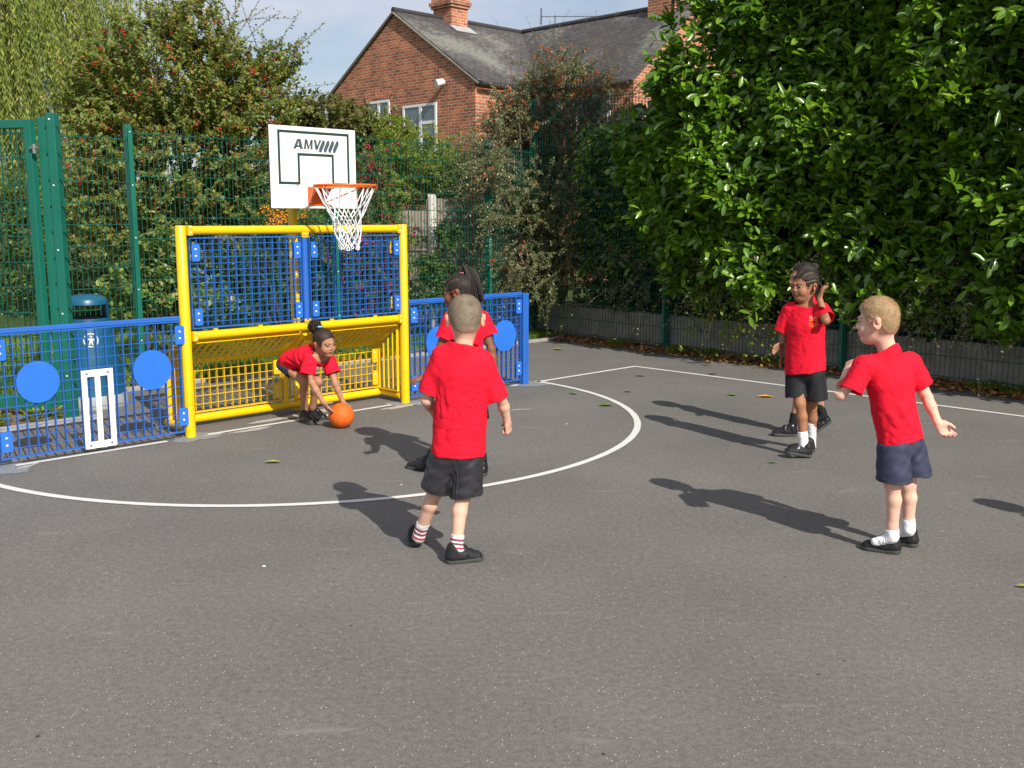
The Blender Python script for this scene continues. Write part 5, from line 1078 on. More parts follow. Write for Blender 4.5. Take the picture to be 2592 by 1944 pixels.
def person(sp):
    J = {k: v3(q) for k, q in sp['J'].items()}; f = nrm(sp['face']); Hc = J['H']; Rh = frame(sp['look'], sp.get('up', (0, 0, 1))); sc = sp.get('head', 1.05); skin = v3(sp['skin'])
    allp = np.array(list(J.values())+[Hc+v3((0, 0, 0.13))]); lo, hi = allp.min(0)-0.14, allp.max(0)+0.14; lo[2] = max(lo[2], -0.01)
    base = np.array([(J['AL'][0]+J['AR'][0])/2, (J['AL'][1]+J['AR'][1])/2, 0.0]); g = sp.get('girth', 1.0)
    # ---- body
    B = Fld(lo, hi, 0.0034); pel = (J['HL']+J['HR'])/2; che = J['C']
    B.put(cone(pel+(che-pel)*0.02, che, 0.095*g, 0.098*g, f, 0.70), 0.02); B.put(cone(J['HL'], J['HR'], 0.060*g, 0.060*g), 0.03)
    B.put(cone(J['SL']*0.86+J['SR']*0.14, J['SR']*0.86+J['SL']*0.14, 0.042, 0.042), 0.04)
    B.put(cone(J['N']-(Hc-J['N'])*0.35, J['N']*0.45+(Hc+Rh @ v3((0, -0.022*sc, -0.05*sc)))*0.55, 0.046*g, 0.040*g), 0.025)
    for s in 'LR':
        B.put(cone(J['S'+s], J['E'+s], 0.034*g, 0.0275*g), 0.02); e, w = J['E'+s], J['W'+s]
        B.put(cone(e, e+(w-e)*0.35, 0.027*g, 0.0265*g), 0.012); B.put(cone(e+(w-e)*0.35, w, 0.026*g, 0.0175*g), 0.012)
        h_, k_, a_ = J['H'+s], J['K'+s], J['A'+s]
        B.put(cone(h_, k_, 0.060*g, 0.0365*g), 0.02); B.put(cone(k_, k_+(a_-k_)*0.02, 0.0345*g, 0.0345*g), 0.012)
        bk = -nrm(sp['foot'+s][1]); cm = k_+(a_-k_)*0.30+bk*0.006
        B.put(cone(k_, cm, 0.0335*g, 0.0340*g), 0.015); B.put(cone(cm, a_+(k_-a_)*0.18, 0.0340*g, 0.0275*g), 0.015); B.put(cone(a_+(k_-a_)*0.2, a_, 0.027*g, 0.0265*g), 0.012)
        fd = nrm(sp['foot'+s][1]); B.put(cone(a_-v3((0, 0, 0.01)), a_+fd*0.07-v3((0, 0, 0.044)), 0.020, 0.012), 0.006)
        hd = sp['hand'+s]; put_hand(B, w, *hd)
    # ---- T-shirt: an outer and an inner skin, open at hem, sleeves and neck
    t = 0.0065; S = sp['shirt']; hem, hn = v3(S['hem']), nrm(S['hemn']); rc, rh = S['r']; kf = S.get('kf', 0.74); ext = v3(S['ext']) if 'ext' in S else hem+(hem-che)*0.15
    O = Fld(lo, hi, 0.0034); I = Fld(lo, hi, 0.0034); sh0, sh1 = J['SL']*0.93+J['SR']*0.07, J['SR']*0.93+J['SL']*0.07; upc = J['N']-nrm(J['N']-che)*0.015
    for D_, th, cut in ((O, 0.0, True), (I, t, False)):
        bd = cone(che, ext, rc-th, rh-th, f, kf); bd2 = cone(upc-nrm(J['N']-che)*0.03, che, rc*0.72-th, rc-th, f, kf)
        D_.put(half(bd, hem, hn) if cut else bd, 0.01); D_.put(bd2, 0.03); D_.put(cone(sh0, sh1, 0.052-th, 0.052-th), 0.03)
        D_.put(cone(upc, (sh0+sh1)/2, 0.052-th, 0.055-th), 0.03)
        for s in 'LR':
            a = J['S'+s]; e = v3(S['s'+s]); d = e-a; r1 = S.get('sr', 0.064); sl = cone(a, e+d*0.25, 0.052-th, r1-th); D_.put(half(sl, e, d) if cut else sl, 0.022)
    nk = nrm(Hc+Rh @ v3((0, -0.02, -0.06))-J['N']); nu = J['N']+nk*0.0; O.put(cone(nu-nk*0.02, nu+nk*0.006, 0.060*g, 0.056*g, f, 0.92), 0.012)
    I.put(cone(nu-nk*0.06, nu+nk*0.09, 0.053*g, 0.051*g, f, 0.92), 0.004)
    nt_ = nrm(nk+f*0.28); O.put(half(ell(nu+nk*0.05, (0.10, 0.10, 0.10)), nu+nk*0.004, -nt_), 0.003, 's')
    _, gg = O.blk(O.o, O.o+O.h*O.n); pln = lambda p, n_: ((gg[0]-p[0])*n_[0]+(gg[1]-p[1])*n_[1]+(gg[2]-p[2])*n_[2]).astype(F4)
    keep_in = (O.a < 0.035) & (pln(hem, hn) < 0.004) & (pln(J['N'], nk) < 0); B.a = np.where(keep_in, np.maximum(B.a, I.a+0.004), B.a)
    O.a = np.maximum(O.a, -I.a); SHIRT = O
    put_core(B, Hc, Rh, sc); put_face(B, Hc, Rh, sc)
    V, Fq = B.mesh(); V = relax(V, Fq, 1, 0.4)
    q = (V-Hc) @ Rh/sc; col = np.tile(skin, (len(V), 1)); x, y, z = q.T; near = (np.abs(q) < 0.13).all(1)
    def tint(mask, c, k=1.0): col[mask & near] = col[mask & near]*(1-k)+v3(c)*k
    for s in (-1, 1):
        ex = (x-s*0.029)/0.0135; ez = (z-0.0030)/0.0040; m_ = (ex**2+ez**2 < 1) & (y > 0.06)
        tint((ex**2+((z-0.0048)/0.0066)**2 < 1.15) & (y > 0.06), skin*0.3, 0.7); tint(m_, (0.30, 0.26, 0.23)); tint(m_ & ((x-s*0.029-0.002*s)**2+(z-0.0035)**2 < 0.0078**2), (0.012, 0.008, 0.006))
        tint((np.abs(z-(0.0195+0.004*np.cos((x-s*0.030)/0.014))) < 0.0027) & (np.abs(x-s*0.030) < 0.018) & (y > 0.05), sp['brow'], 0.75)
        tint((np.abs(x-s*0.0085) < 0.004) & (np.abs(z+0.0325) < 0.0025) & (y > 0.085), skin*0.25, 0.8); tint((s*x > 0.07) & (np.abs(z) < 0.04), skin*v3((1.08, 0.82, 0.78)), 0.6)
    tint((np.abs(x) < 0.021) & (z < -0.041) & (z > -0.061) & (y > 0.076-np.abs(x)*0.25), sp['lip'], 0.8); tint((np.abs(z+0.0503) < 0.0016) & (np.abs(x) < 0.021) & (y > 0.07), skin*0.25, 0.8)
    for s in (-1, 1): tint(((x-s*0.035)**2+(z+0.03)**2 < 0.02**2) & (y > 0.04), skin*v3((1.05, 0.85, 0.82)), 0.35)
    for s in 'LR':
        for j, r_ in (('K', 0.05), ('E', 0.045)):
            d = np.linalg.norm(V-J[j+s], axis=1); k = np.clip(1-d/r_, 0, 1)[:, None]*0.5; col = col*(1-k)+col*v3((0.92, 0.80, 0.78))*k
        w, X = J['W'+s], nrm(sp['hand'+s][0]); d = np.linalg.norm(V-(w+X*0.07), axis=1); k = np.clip(1.2-d/0.09, 0, 1)[:, None]*0.4; col = col*(1-k)+v3(sp['palm'])*k
    col *= (1+0.05*waves(V, 3, 1.0, 0.05))[:, None]
    root = npmesh('person', V-base, Fq, M['skin'], None, True, col=np.clip(col, 0, 1)); root.location = base; tag(root, sp['label'], 'child')
    def child(nm, fld, m_, colf, disp=None, par=None, rl=1):
        V, Fq = fld.mesh(); V = relax(V, Fq, rl, 0.5)
        if disp is not None: V = V+vnormals(V, Fq)*disp(V)[:, None]
        c = colf(V) if callable(colf) else np.tile(v3(colf), (len(V), 1))
        o = npmesh(nm, V-base, Fq, m_, par or root, True, col=np.clip(c, 0, 1))
        if par is not None: pass
        return o
    folds = S.get('folds', [])
    def sd(V):
        d = waves(V, sp['seed'], 0.0026, 0.11, (1.2, 1.2, 0.6))+waves(V, sp['seed']+5, 0.0007, 0.035)
        nc = waves(V, sp['seed']+7, 1.0, 0.20, (1.3, 1.3, 0.55)); mk = np.clip(waves(V, sp['seed']+8, 0.8, 0.22)+0.35, 0, 1); d += 0.0024*mk*(np.exp(-(nc/0.38)**2)-0.4)
        nc = waves(V, sp['seed']+17, 1.0, 0.15, (0.7, 0.7, 1.2)); mk = np.clip(waves(V, sp['seed']+18, 0.8, 0.2)+0.2, 0, 1); d -= 0.0022*mk*np.exp(-(nc/0.28)**2)
        for a, b, wd, am in folds:
            q, t_ = seg_d(V, a, b); tp = np.sin(PI*np.clip(t_, 0.03, 0.97))**0.6; d += 1.25*am*tp*(np.exp(-(q/wd)**2)-0.75*np.exp(-((q-1.6*wd)/(wd*0.9))**2))
        hd = (V-hem) @ hn; d -= 0.0016*np.exp(-((hd+0.016)/0.0035)**2)
        # soft vertical drapes growing towards the hem
        ax = nrm(hem-che); sd_ = np.cross(ax, f); hh = np.clip(((V-che) @ ax)/np.linalg.norm(hem-che), 0, 1); xx = (V-che) @ sd_
        an = np.arctan2((V-che) @ f, xx); d += 0.0036*hh*np.sin(an*6+sp['seed']*1.7+2.5*hh)*(0.6+0.4*np.sin(an*2+sp['seed']))
        for s in 'LR':
            e = v3(S['s'+s]); dn = nrm(e-J['S'+s]); q = (V-e) @ dn; ok_ = np.linalg.norm(V-e, axis=1) < 0.12; d -= 0.0014*np.exp(-((q+0.014)/0.0035)**2)*ok_
            qs = (V-J['S'+s]) @ dn; d -= 0.0012*np.exp(-((qs-0.004)/0.0035)**2)*(np.linalg.norm(V-J['S'+s], axis=1) < 0.085); q2 = np.linalg.norm(V-(J['S'+s]*0.8+che*0.2+v3((0, 0, -0.03))), axis=1); d += 0.0018*np.exp(-(q2/0.06)**2)*np.sin((V @ nrm(e-che))*110+sp['seed'])
        return d
    def sc_(V):
        c = np.tile(RED, (len(V), 1))*(1+0.04*waves(V, 1, 1.0, 0.06))[:, None]
        if 'crest' in sp:
            o, rx, uz = [v3(p) for p in sp['crest']]; rx, uz = nrm(rx), nrm(uz); d = V-o; X, Z = d @ rx/0.0235, d @ uz/0.028; fr = (d @ f > -0.03) & (np.abs(X) < 1.5) & (np.abs(Z) < 1.6); edge = np.where(Z > -0.1, 0.92, 0.92*np.sqrt(np.clip(1-((Z+0.1)/0.95)**2, 0, 1))); aX = np.abs(X)
            gold = v3((0.62, 0.20, 0.02)); m_ = fr & (Z < 1.0) & (Z > -1.05) & (np.abs(aX-edge) < 0.11); m_ |= fr & (np.abs(Z-1.0) < 0.10) & (aX < 1.0); m_ |= fr & (np.abs(Z-0.05) < 0.10) & (aX < 0.9); m_ |= fr & (np.abs(np.hypot(X, Z+0.25)-1.2) < 0.10) & (Z < -0.75); c[m_] = gold
            c[fr & (np.hypot(aX-0.48, Z-0.55) < 0.20)] = (0.75, 0.62, 0.66); c[fr & (np.hypot(aX-0.55, Z-0.55) < 0.12)] = (0.30, 0.0, 0.06); c[fr & (aX < 0.10) & (Z < -0.05) & (Z > -0.9)] = (0.40, 0.02, 0.02)
        return c
    child('t_shirt', SHIRT, M['shirt'], sc_, sd)
    # ---- shorts
    Q = sp['shorts']; le = {s: v3(Q['e'+s]) for s in 'LR'}; lo2 = np.min([le['L'], le['R'], J['HL'], J['HR']], 0)-0.16; hi2 = np.max([le['L'], le['R'], J['HL'], J['HR']], 0)+0.16
    O = Fld(lo2, hi2, 0.0036); I = Fld(lo2, hi2, 0.0036); rl_ = Q.get('r', (0.082, 0.080)); upv = nrm(che-pel)
    for D_, th, cut in ((O, 0, True), (I, t, False)):
        D_.put(cone(J['HL']+upv*0.0, J['HR']+upv*0.0, 0.066*g-th, 0.066*g-th), 0.02); D_.put(cone(pel+upv*0.09, pel, 0.092*g-th, 0.096*g-th, f, 0.78), 0.03)
        for s in 'LR':
            a = J['H'+s]; d = le[s]-a; sl = cone(a+d*0.12, le[s]+d*0.3, rl_[0]*0.88-th, rl_[1]*1.04-th); D_.put(half(sl, le[s], Q['n'+s] if 'n'+s in Q else d) if cut else sl, 0.014)
    _, gg = O.blk(O.o, O.o+O.h*O.n); O.a = np.maximum(np.maximum(O.a, -I.a), -((gg[0]-hem[0])*hn[0]+(gg[1]-hem[1])*hn[1]+(gg[2]-hem[2])*hn[2]+Q.get('top', 0.010)).astype(F4)); scol = v3(Q['col'])
    def shc(V):
        c = np.tile(scol, (len(V), 1))*(1+0.10*waves(V, 2, 1.0, 0.04))[:, None]
        for s in 'LR':
            d = nrm(le[s]-J['H'+s]); q = (V-le[s]) @ d; c[(np.abs(q+0.018) < 0.0022)] *= 0.55
        return c
    def shd(V):
        d = waves(V, sp['seed']+20, 0.0016, 0.06)
        if Q.get('rib'):
            for s in 'LR':
                ax = nrm(le[s]-J['H'+s]); sdv = nrm(np.cross(ax, f)); own = (np.linalg.norm(V-le[s], axis=1) < np.linalg.norm(V-le['R' if s == 'L' else 'L'], axis=1)); an = np.arctan2((V-le[s]) @ f, (V-le[s]) @ sdv); d += own*0.0026*np.sin(an*24)*(np.sin(an*2.0+1) > 0.1)
        return d
    child('shorts', O, M[Q.get('mat', 'cloth')], shc, shd)
    # ---- socks and shoes
    for s in 'LR':
        a_, k_ = J['A'+s], J['K'+s]; K = sp['sock']; up_ = nrm(k_-a_); hh = K['h'+s] if 'h'+s in K else K['h']; D_ = Fld(np.minimum(a_, a_+up_*hh)-0.10, np.maximum(a_, a_+up_*hh)+0.10, 0.003)
        r_t = 0.0315*g+0.03*max(0, hh-0.06); fd = nrm(sp['foot'+s][1]); pl = a_+up_*hh
        D_.put(half(cone(a_, a_+up_*(hh+0.03), 0.0315, r_t), pl, up_), 0.006); D_.put(cone(a_-v3((0, 0, 0.012)), a_+fd*0.075-v3((0, 0, 0.044)), 0.029, 0.020), 0.012)
        def skc(V, a_=a_, up_=up_, hh=hh):
            h_ = (V-a_) @ up_/hh; c = np.tile(v3(K['col']), (len(V), 1))
            for lo_, hi_, cc in K.get('bands', []): c[(h_ > lo_) & (h_ < hi_)] = cc
            return c
        child('sock', D_, M['sock'], skc, lambda V, a_=a_, up_=up_, fd=fd: 0.0009*np.sin(np.arctan2((V-a_) @ np.cross(up_, fd), (V-a_) @ fd)*30)+waves(V, 8, 0.0008, 0.03))
        heel, fd, pitch = v3(sp['foot'+s][0]), nrm(sp['foot'+s][1]), sp['foot'+s][2]; side = nrm(np.cross(fd, (0, 0, 1))); X = nrm(fd*math.cos(pitch)+v3((0, 0, 1))*math.sin(pitch)); Z = np.cross(side, X); Z = Z if Z[2] > 0 else -Z; FL = sp.get('fl', 0.185); Lp = lambda x_, y_, z_: heel+X*x_+side*y_+Z*z_
        lo2, hi2 = np.minimum(heel, heel+X*FL)-0.09, np.maximum(heel, heel+X*FL)+0.11
        D_ = Fld(lo2, hi2, 0.003); w_ = 0.0335
        so_ = lambda zc: half(half(cone(Lp(w_-0.004, 0, zc), Lp(FL-0.038, 0.004*(1 if s == 'L' else -1), zc), w_-0.002, 0.0395, None), Lp(0, 0, 0.0), -Z), Lp(0, 0, 0.021), Z)
        D_.put(so_(0.012), 0.0); sole = D_
        U = Fld(lo2, hi2, 0.003); st = sp.get('shoe', 'slip')
        U.put(cone(Lp(0.032, 0, 0.030), Lp(0.080, 0, 0.034), 0.0325, 0.033, Z, 0.95), 0.01); U.put(cone(Lp(0.070, 0, 0.032), Lp(FL-0.040, 0, 0.020), 0.0365, 0.0345, Z, 0.84), 0.015); U.put(cone(Lp(0.032, 0, 0.04), Lp(0.040, 0, 0.068), 0.034, 0.0350), 0.012)
        if st == 'strap': U.put(ell(Lp(0.100, 0, 0.062), (0.028, 0.026, 0.030), np.stack([X, side, Z], 1)), 0.004, 's'); U.put(cone(Lp(0.078, 0.034, 0.030), Lp(0.080, 0, 0.071), 0.0085, 0.0085), 0.003); U.put(cone(Lp(0.078, -0.034, 0.030), Lp(0.080, 0, 0.071), 0.0085, 0.0085), 0.003)
        else: U.put(cone(Lp(0.045, 0, 0.052), Lp(0.112, 0, 0.036), 0.031, 0.031, Z, 0.9), 0.01); U.put(ell(Lp(0.088, 0, 0.064), (0.020, 0.021, 0.020), np.stack([X, side, Z], 1)), 0.006); U.put(cone(Lp(0.096, 0.030, 0.042), Lp(0.100, -0.022, 0.058), 0.011, 0.012, Z, 0.5), 0.003)
        lo_, hi_, fn = ell(Lp(0.08, 0, 0), (0.3, 0.3, 0.3)); n_ = -Z; p_ = Lp(0, 0, 0.019)
        _, gg = U.blk(U.o, U.o+U.h*U.n); U.a = np.maximum(U.a, ((gg[0]-p_[0])*n_[0]+(gg[1]-p_[1])*n_[1]+(gg[2]-p_[2])*n_[2]).astype(F4))
        sh = child('shoe', U, M['leather' if sp.get('shine') else 'shoe'], (0, 0, 0), lambda V: waves(V, 4, 0.0006, 0.03)); child('sole', sole, M['sole'], (0, 0, 0), None, sh)
    # ---- hair
    A = sp['hair']; th = A['t']; D_ = Fld(Hc-0.17*sc, Hc+0.17*sc, 0.003); put_core(D_, Hc, Rh, sc, 0.0)
    g_ = [D_.o[k]+D_.h*np.arange(D_.n[k]) for k in range(3)]; GX = np.stack(np.meshgrid(*g_, indexing='ij'), -1); ql = ((GX-Hc) @ Rh)/sc; hl = np.interp(ql[..., 1]-A.get('back', 0.0), HX, HZ); topk = np.clip((ql[..., 2]-0.0)/0.07, 0, 1)
    a_skull = D_.a.copy(); a = D_.a-(th*(0.55+0.45*topk)+A.get('lift', 0)*topk**2*np.clip(0.5+ql[..., 1]*6, 0, 1)); D_.a = np.maximum(np.maximum(a, (hl-ql[..., 2])*0.75*sc), -(a_skull+0.006)).astype(F4)
    hc0, hc1 = v3(A['c0']), v3(A['c1'])
    def hcol(V):
        q_ = (V-Hc) @ Rh/sc; k = np.clip(0.5+0.14*waves(V*np.array([1, 1, 1]), 12, 1.0, 0.012)+0.22*waves(V, 13, 1, 0.05), 0, 1)[:, None]; c = hc0*(1-k)+hc1*k
        if 'crown' in A: w_ = np.exp(-(np.linalg.norm(q_-v3(A['crown'][0]), axis=1)/A['crown'][2])**2)[:, None]; c = c*(1-w_)+v3(A['crown'][1])*w_
        if A.get('fade'):
            e = (q_[:, 2]-np.interp(q_[:, 1], HX, HZ)); k = np.clip(1-e/A['fade'], 0, 1)[:, None]*0.55; c = c*(1-k)+skin*k
        if A.get('rows'):
            an = np.arctan2(q_[:, 0], q_[:, 2]-0.0)*A['rows']+q_[:, 1]*6; m_ = (np.cos(an) > 0.93) & (q_[:, 1] > -0.03); c[m_] = skin*0.55
        return c
    def hdis(V):
        q_ = (V-Hc) @ Rh/sc; d = waves(V, 31, A.get('lump', 0.0004), 0.012)
        if A.get('rows'): an = np.arctan2(q_[:, 0], q_[:, 2])*A['rows']+q_[:, 1]*6; d = d-0.004*np.clip((np.cos(an)-0.5)*2, 0, 1)*(q_[:, 1] > -0.04)+0.0012*np.sin(q_[:, 1]*500)
        return d
    hair = child('hair', D_, M['hair'], hcol, hdis)
    # short single hairs standing off the cap
    me = hair.data; co = np.zeros(len(me.vertices)*3, np.float32); me.vertices.foreach_get('co', co); co = co.reshape(-1, 3).astype(float); nn = np.zeros(len(me.vertices)*3, np.float32); me.vertices.foreach_get('normal', nn); nn = nn.reshape(-1, 3).astype(float)
    ns = A.get('n', 5000)
    if ns:
        i = rng.integers(0, len(co), ns); P = co[i]; N = nn[i]; fl = (Rh @ v3(A.get('flow', (0, -0.6, -0.5)))); keep = ((P+base-Hc) @ Rh/sc)[:, 2] > -0.058; P, N = P[keep], N[keep]
        d = unit(N*A.get('stand', 0.6)+fl*0.7+rng.normal(size=P.shape)*0.22); L = A['len']*(0.6+0.7*rng.random(len(P))); sd2 = unit(np.cross(d, N+0.01)); wv = 0.0007
        VV = np.stack([P-sd2*wv-N*0.001, P+sd2*wv-N*0.001, P+d*(L*0.6)[:, None]+sd2*wv*0.7, P+d*L[:, None]], 1).reshape(-1, 3); FF = np.arange(len(VV)).reshape(-1, 4)
        hq = hcol(P+base); hs_ = npmesh('hair_strands', VV, FF, M['hair'], hair, False, col=np.clip(np.repeat(hq*(0.88+0.24*rng.random((len(P), 1))), 4, 0), 0, 1)); hs_['kind'] = 'stuff'
    return root, base, Hc, Rh, sc, hair

def strands(nm, root, base, paths, r0, r1, c, n=6):
    """braids: round tapering strands with a plaited ripple"""
    mb = MB()
    for p in paths:
        p = [v3(q)-base for q in p]; m_ = 22; t = np.linspace(0, len(p)-1, m_); pts = []
        for x in t:
            i = min(int(x), len(p)-2); fr = x-i; p0 = p[max(i-1, 0)]; p1 = p[i]; p2 = p[i+1]; p3 = p[min(i+2, len(p)-1)]
            pts.append(0.5*((2*p1)+(-p0+p2)*fr+(2*p0-5*p1+4*p2-p3)*fr**2+(-p0+3*p1-3*p2+p3)*fr**3))
        mb.tube(pts, [(r0+(r1-r0)*k/m_)*(1+0.16*(k % 2)) for k in range(m_)], n)
    V = np.array(mb.v); o = mb.build(nm, M['hair'], root, True); a = o.data.attributes.new('col', 'FLOAT_COLOR', 'POINT'); cc = np.ones((len(V), 4), np.float32); cc[:, :3] = v3(c)*(0.8+0.4*rng.random((len(V), 1))); a.data.foreach_set('color', cc.ravel()); return o
def pxf(u0, v0, k, Y0): return lambda zx, zy, dy=0.0: at(u0+zx/k, v0+zy/k, Y0+dy)
def gpt(u, v):
    p = at(u, v, 1.0)-v3((0, 0, HC)); return v3((0, 0, HC))+p*(-HC/p[2])
M['bobble_pink'] = mat('pink_hair_band', (0.55, 0.05, 0.22), 0.4); M['bobble_blue'] = mat('pale_blue_hair_bobble', (0.15, 0.52, 0.80), 0.3); M['bobble_lilac'] = mat('lilac_hair_bobble', (0.55, 0.42, 0.75), 0.3)
FAIR = (0.66, 0.40, 0.29); DARK = (0.19, 0.080, 0.040); BROWN = (0.33, 0.150, 0.078); MIDB = (0.40, 0.20, 0.118)
BLK0, BLK1 = (0.008, 0.006, 0.005), (0.030, 0.022, 0.018)
fist = (1.25, 1.3, 1.35, 1.4); relaxed = (0.35, 0.42, 0.5, 0.55)

# ---- boy with a buzz cut, back to us
A_ = pxf(950, 680, 2.074, 4.70); dn = (0, 0, -1)
hA = gpt(1128, 1426); lA = gpt(1054, 1389); lA[2] = 0.012
boyA = person(dict(label='boy with a brown buzz cut seen from behind, red T-shirt, striped socks', seed=1, face=(-0.05, 1, 0), look=(-0.12, 0.97, -0.14), head=1.045, skin=FAIR, palm=(0.70, 0.38, 0.28), brow=(0.2, 0.12, 0.08), lip=(0.5, 0.2, 0.18),
    J=dict(H=A_(471, 268), N=A_(462, 392, -.012), C=A_(455, 540), SL=A_(352, 462), SR=A_(566, 492), EL=A_(270, 690, .02), WL=A_(318, 770, .17), ER=A_(664, 682, .02), WR=A_(692, 800, .07), HL=A_(368, 985), HR=A_(488, 985), KL=A_(312, 1168, .05), KR=A_(460, 1190, -.01), AL=A_(229, 1398, .13), AR=A_(424, 1462, -.06)),
    footL=(lA, (-0.16, 1, 0), -0.10), footR=(hA, (0.95, 0.31, 0), 0.0), handL=((0.5, 0.8, -0.2), (1, 0, 0), 1, relaxed), handR=((0.12, 0.35, -0.9), (-0.85, 0.4, 0), -1, fist, 1.0, 0.05, (0.5, 0.3, 0.75), 0.9),
    shirt=dict(hem=A_(436, 975), hemn=A_(443, 1000)-A_(455, 540), r=(0.122, 0.128), sL=A_(284, 652, .01), sR=A_(640, 690, .015), sr=0.055, kf=0.76,
        folds=[(A_(560, 600, -.11), A_(470, 760, -.11), 0.014, -0.006), (A_(590, 640, -.08), A_(545, 800, -.10), 0.013, -0.006), (A_(345, 620, -.08), A_(370, 800, -.10), 0.014, -0.005), (A_(330, 720, -.1), A_(400, 760, -.11), 0.012, 0.006), (A_(430, 690, -.11), A_(560, 740, -.1), 0.016, 0.004), (A_(330, 900, -.1), A_(420, 850, -.11), 0.014, 0.004), (A_(500, 820, -.11), A_(580, 900, -.09), 0.016, -0.005)]),
    shorts=dict(eL=A_(320, 1158, .03), eR=A_(478, 1192, 0), r=(0.080, 0.074), nR=A_(484, 1200)-A_(470, 1100), col=(0.022, 0.022, 0.027), rib=True, mat='shiny_cloth'),
    sock=dict(h=0.07, hL=0.078, hR=0.06, col=(0.62, 0.60, 0.60), bands=[(-0.1, 0.06, (0.45, 0.03, 0.06)), (0.06, 0.20, (0.75, 0.73, 0.72)), (0.20, 0.31, (0.07, 0.08, 0.09)), (0.31, 0.38, (0.50, 0.03, 0.07)), (0.38, 0.50, (0.75, 0.73, 0.72)), (0.50, 0.60, (0.07, 0.08, 0.09)), (0.60, 0.68, (0.50, 0.03, 0.07))]),
    hair=dict(t=0.0045, c0=(0.155, 0.118, 0.078), c1=(0.235, 0.182, 0.125), crown=((0.018, -0.080, 0.060), (0.085, 0.065, 0.045), 0.016), fade=0.034, n=5000, len=0.005, stand=0.7, flow=(0, -0.3, -0.6))))

# ---- blond boy on the right
B_ = pxf(2050, 700, 2.2417, 4.80)
hB = gpt(2279, 1402); rB = gpt(2322, 1386)
boyB = person(dict(label='blond boy in red T-shirt and navy shorts standing at the right, face turned left', seed=2, face=(-0.50, 0.86, 0), look=(-0.86, 0.50, -0.10), head=1.03, skin=(0.70, 0.42, 0.31), palm=(0.76, 0.40, 0.32), brow=(0.42, 0.26, 0.14), lip=(0.55, 0.22, 0.2),
    J=dict(H=B_(384, 254), N=B_(434, 408, -.01), C=B_(448, 580), SL=B_(300, 512, -.06), SR=B_(572, 496, .06), EL=B_(172, 668, -.06), WL=B_(206, 548, .07), ER=B_(664, 690, .03), WR=B_(726, 826, -.02), HL=B_(470, 955, -.05), HR=B_(562, 952, .05), KL=B_(470, 1180, -.05), KR=B_(556, 1180, .06), AL=B_(466, 1468, -.04), AR=B_(560, 1428, .06)),
    footL=(hB, (-0.89, 0.46, 0), 0.0), footR=(rB, (-0.74, 0.67, 0), 0.0), handL=((0.38, 0.3, 0.8), (0.8, 0.3, 0), 1, (1.0, 1.0, 1.0, 1.0)), handR=((0.62, -0.10, -0.78), (0.15, -0.95, 0.15), 1, (0.42, 0.62, 0.78, 0.82), 1.0, 0.09, (0.75, 0.35, 0.55), 0.6),
    shirt=dict(hem=B_(512, 928), hemn=B_(500, 960)-B_(476, 640), r=(0.114, 0.116), sL=B_(234, 650, -.08), sR=B_(640, 622, .05), sr=0.055, kf=0.78,
        folds=[(B_(340, 660, -.12), B_(520, 860, -.12), 0.013, -0.008), (B_(335, 600, -.12), B_(400, 650, -.12), 0.011, -0.008), (B_(350, 640, -.12), B_(430, 600, -.12), 0.012, 0.007), (B_(560, 600, -.08), B_(560, 860, -.09), 0.018, -0.005), (B_(480, 700, -.1), B_(620, 900, -.08), 0.018, 0.004), (B_(390, 720, -.12), B_(480, 920, -.1), 0.013, 0.006)]),
    shorts=dict(eL=B_(478, 1160, -.05), eR=B_(590, 1122, .06), nL=(0, 0, -1), nR=(0, 0, -1), r=(0.084, 0.083), col=(0.036, 0.040, 0.075)),
    sock=dict(h=0.04, hL=0.034, hR=0.050, col=(0.80, 0.80, 0.82)), hair=dict(t=0.008, lift=0.005, c0=(0.27, 0.165, 0.078), c1=(0.38, 0.255, 0.130), crown=((0.0, -0.075, 0.088), (0.20, 0.105, 0.045), 0.038), fade=0.022, n=5000, len=0.009, stand=0.4, flow=(0, 0.5, -0.4))))

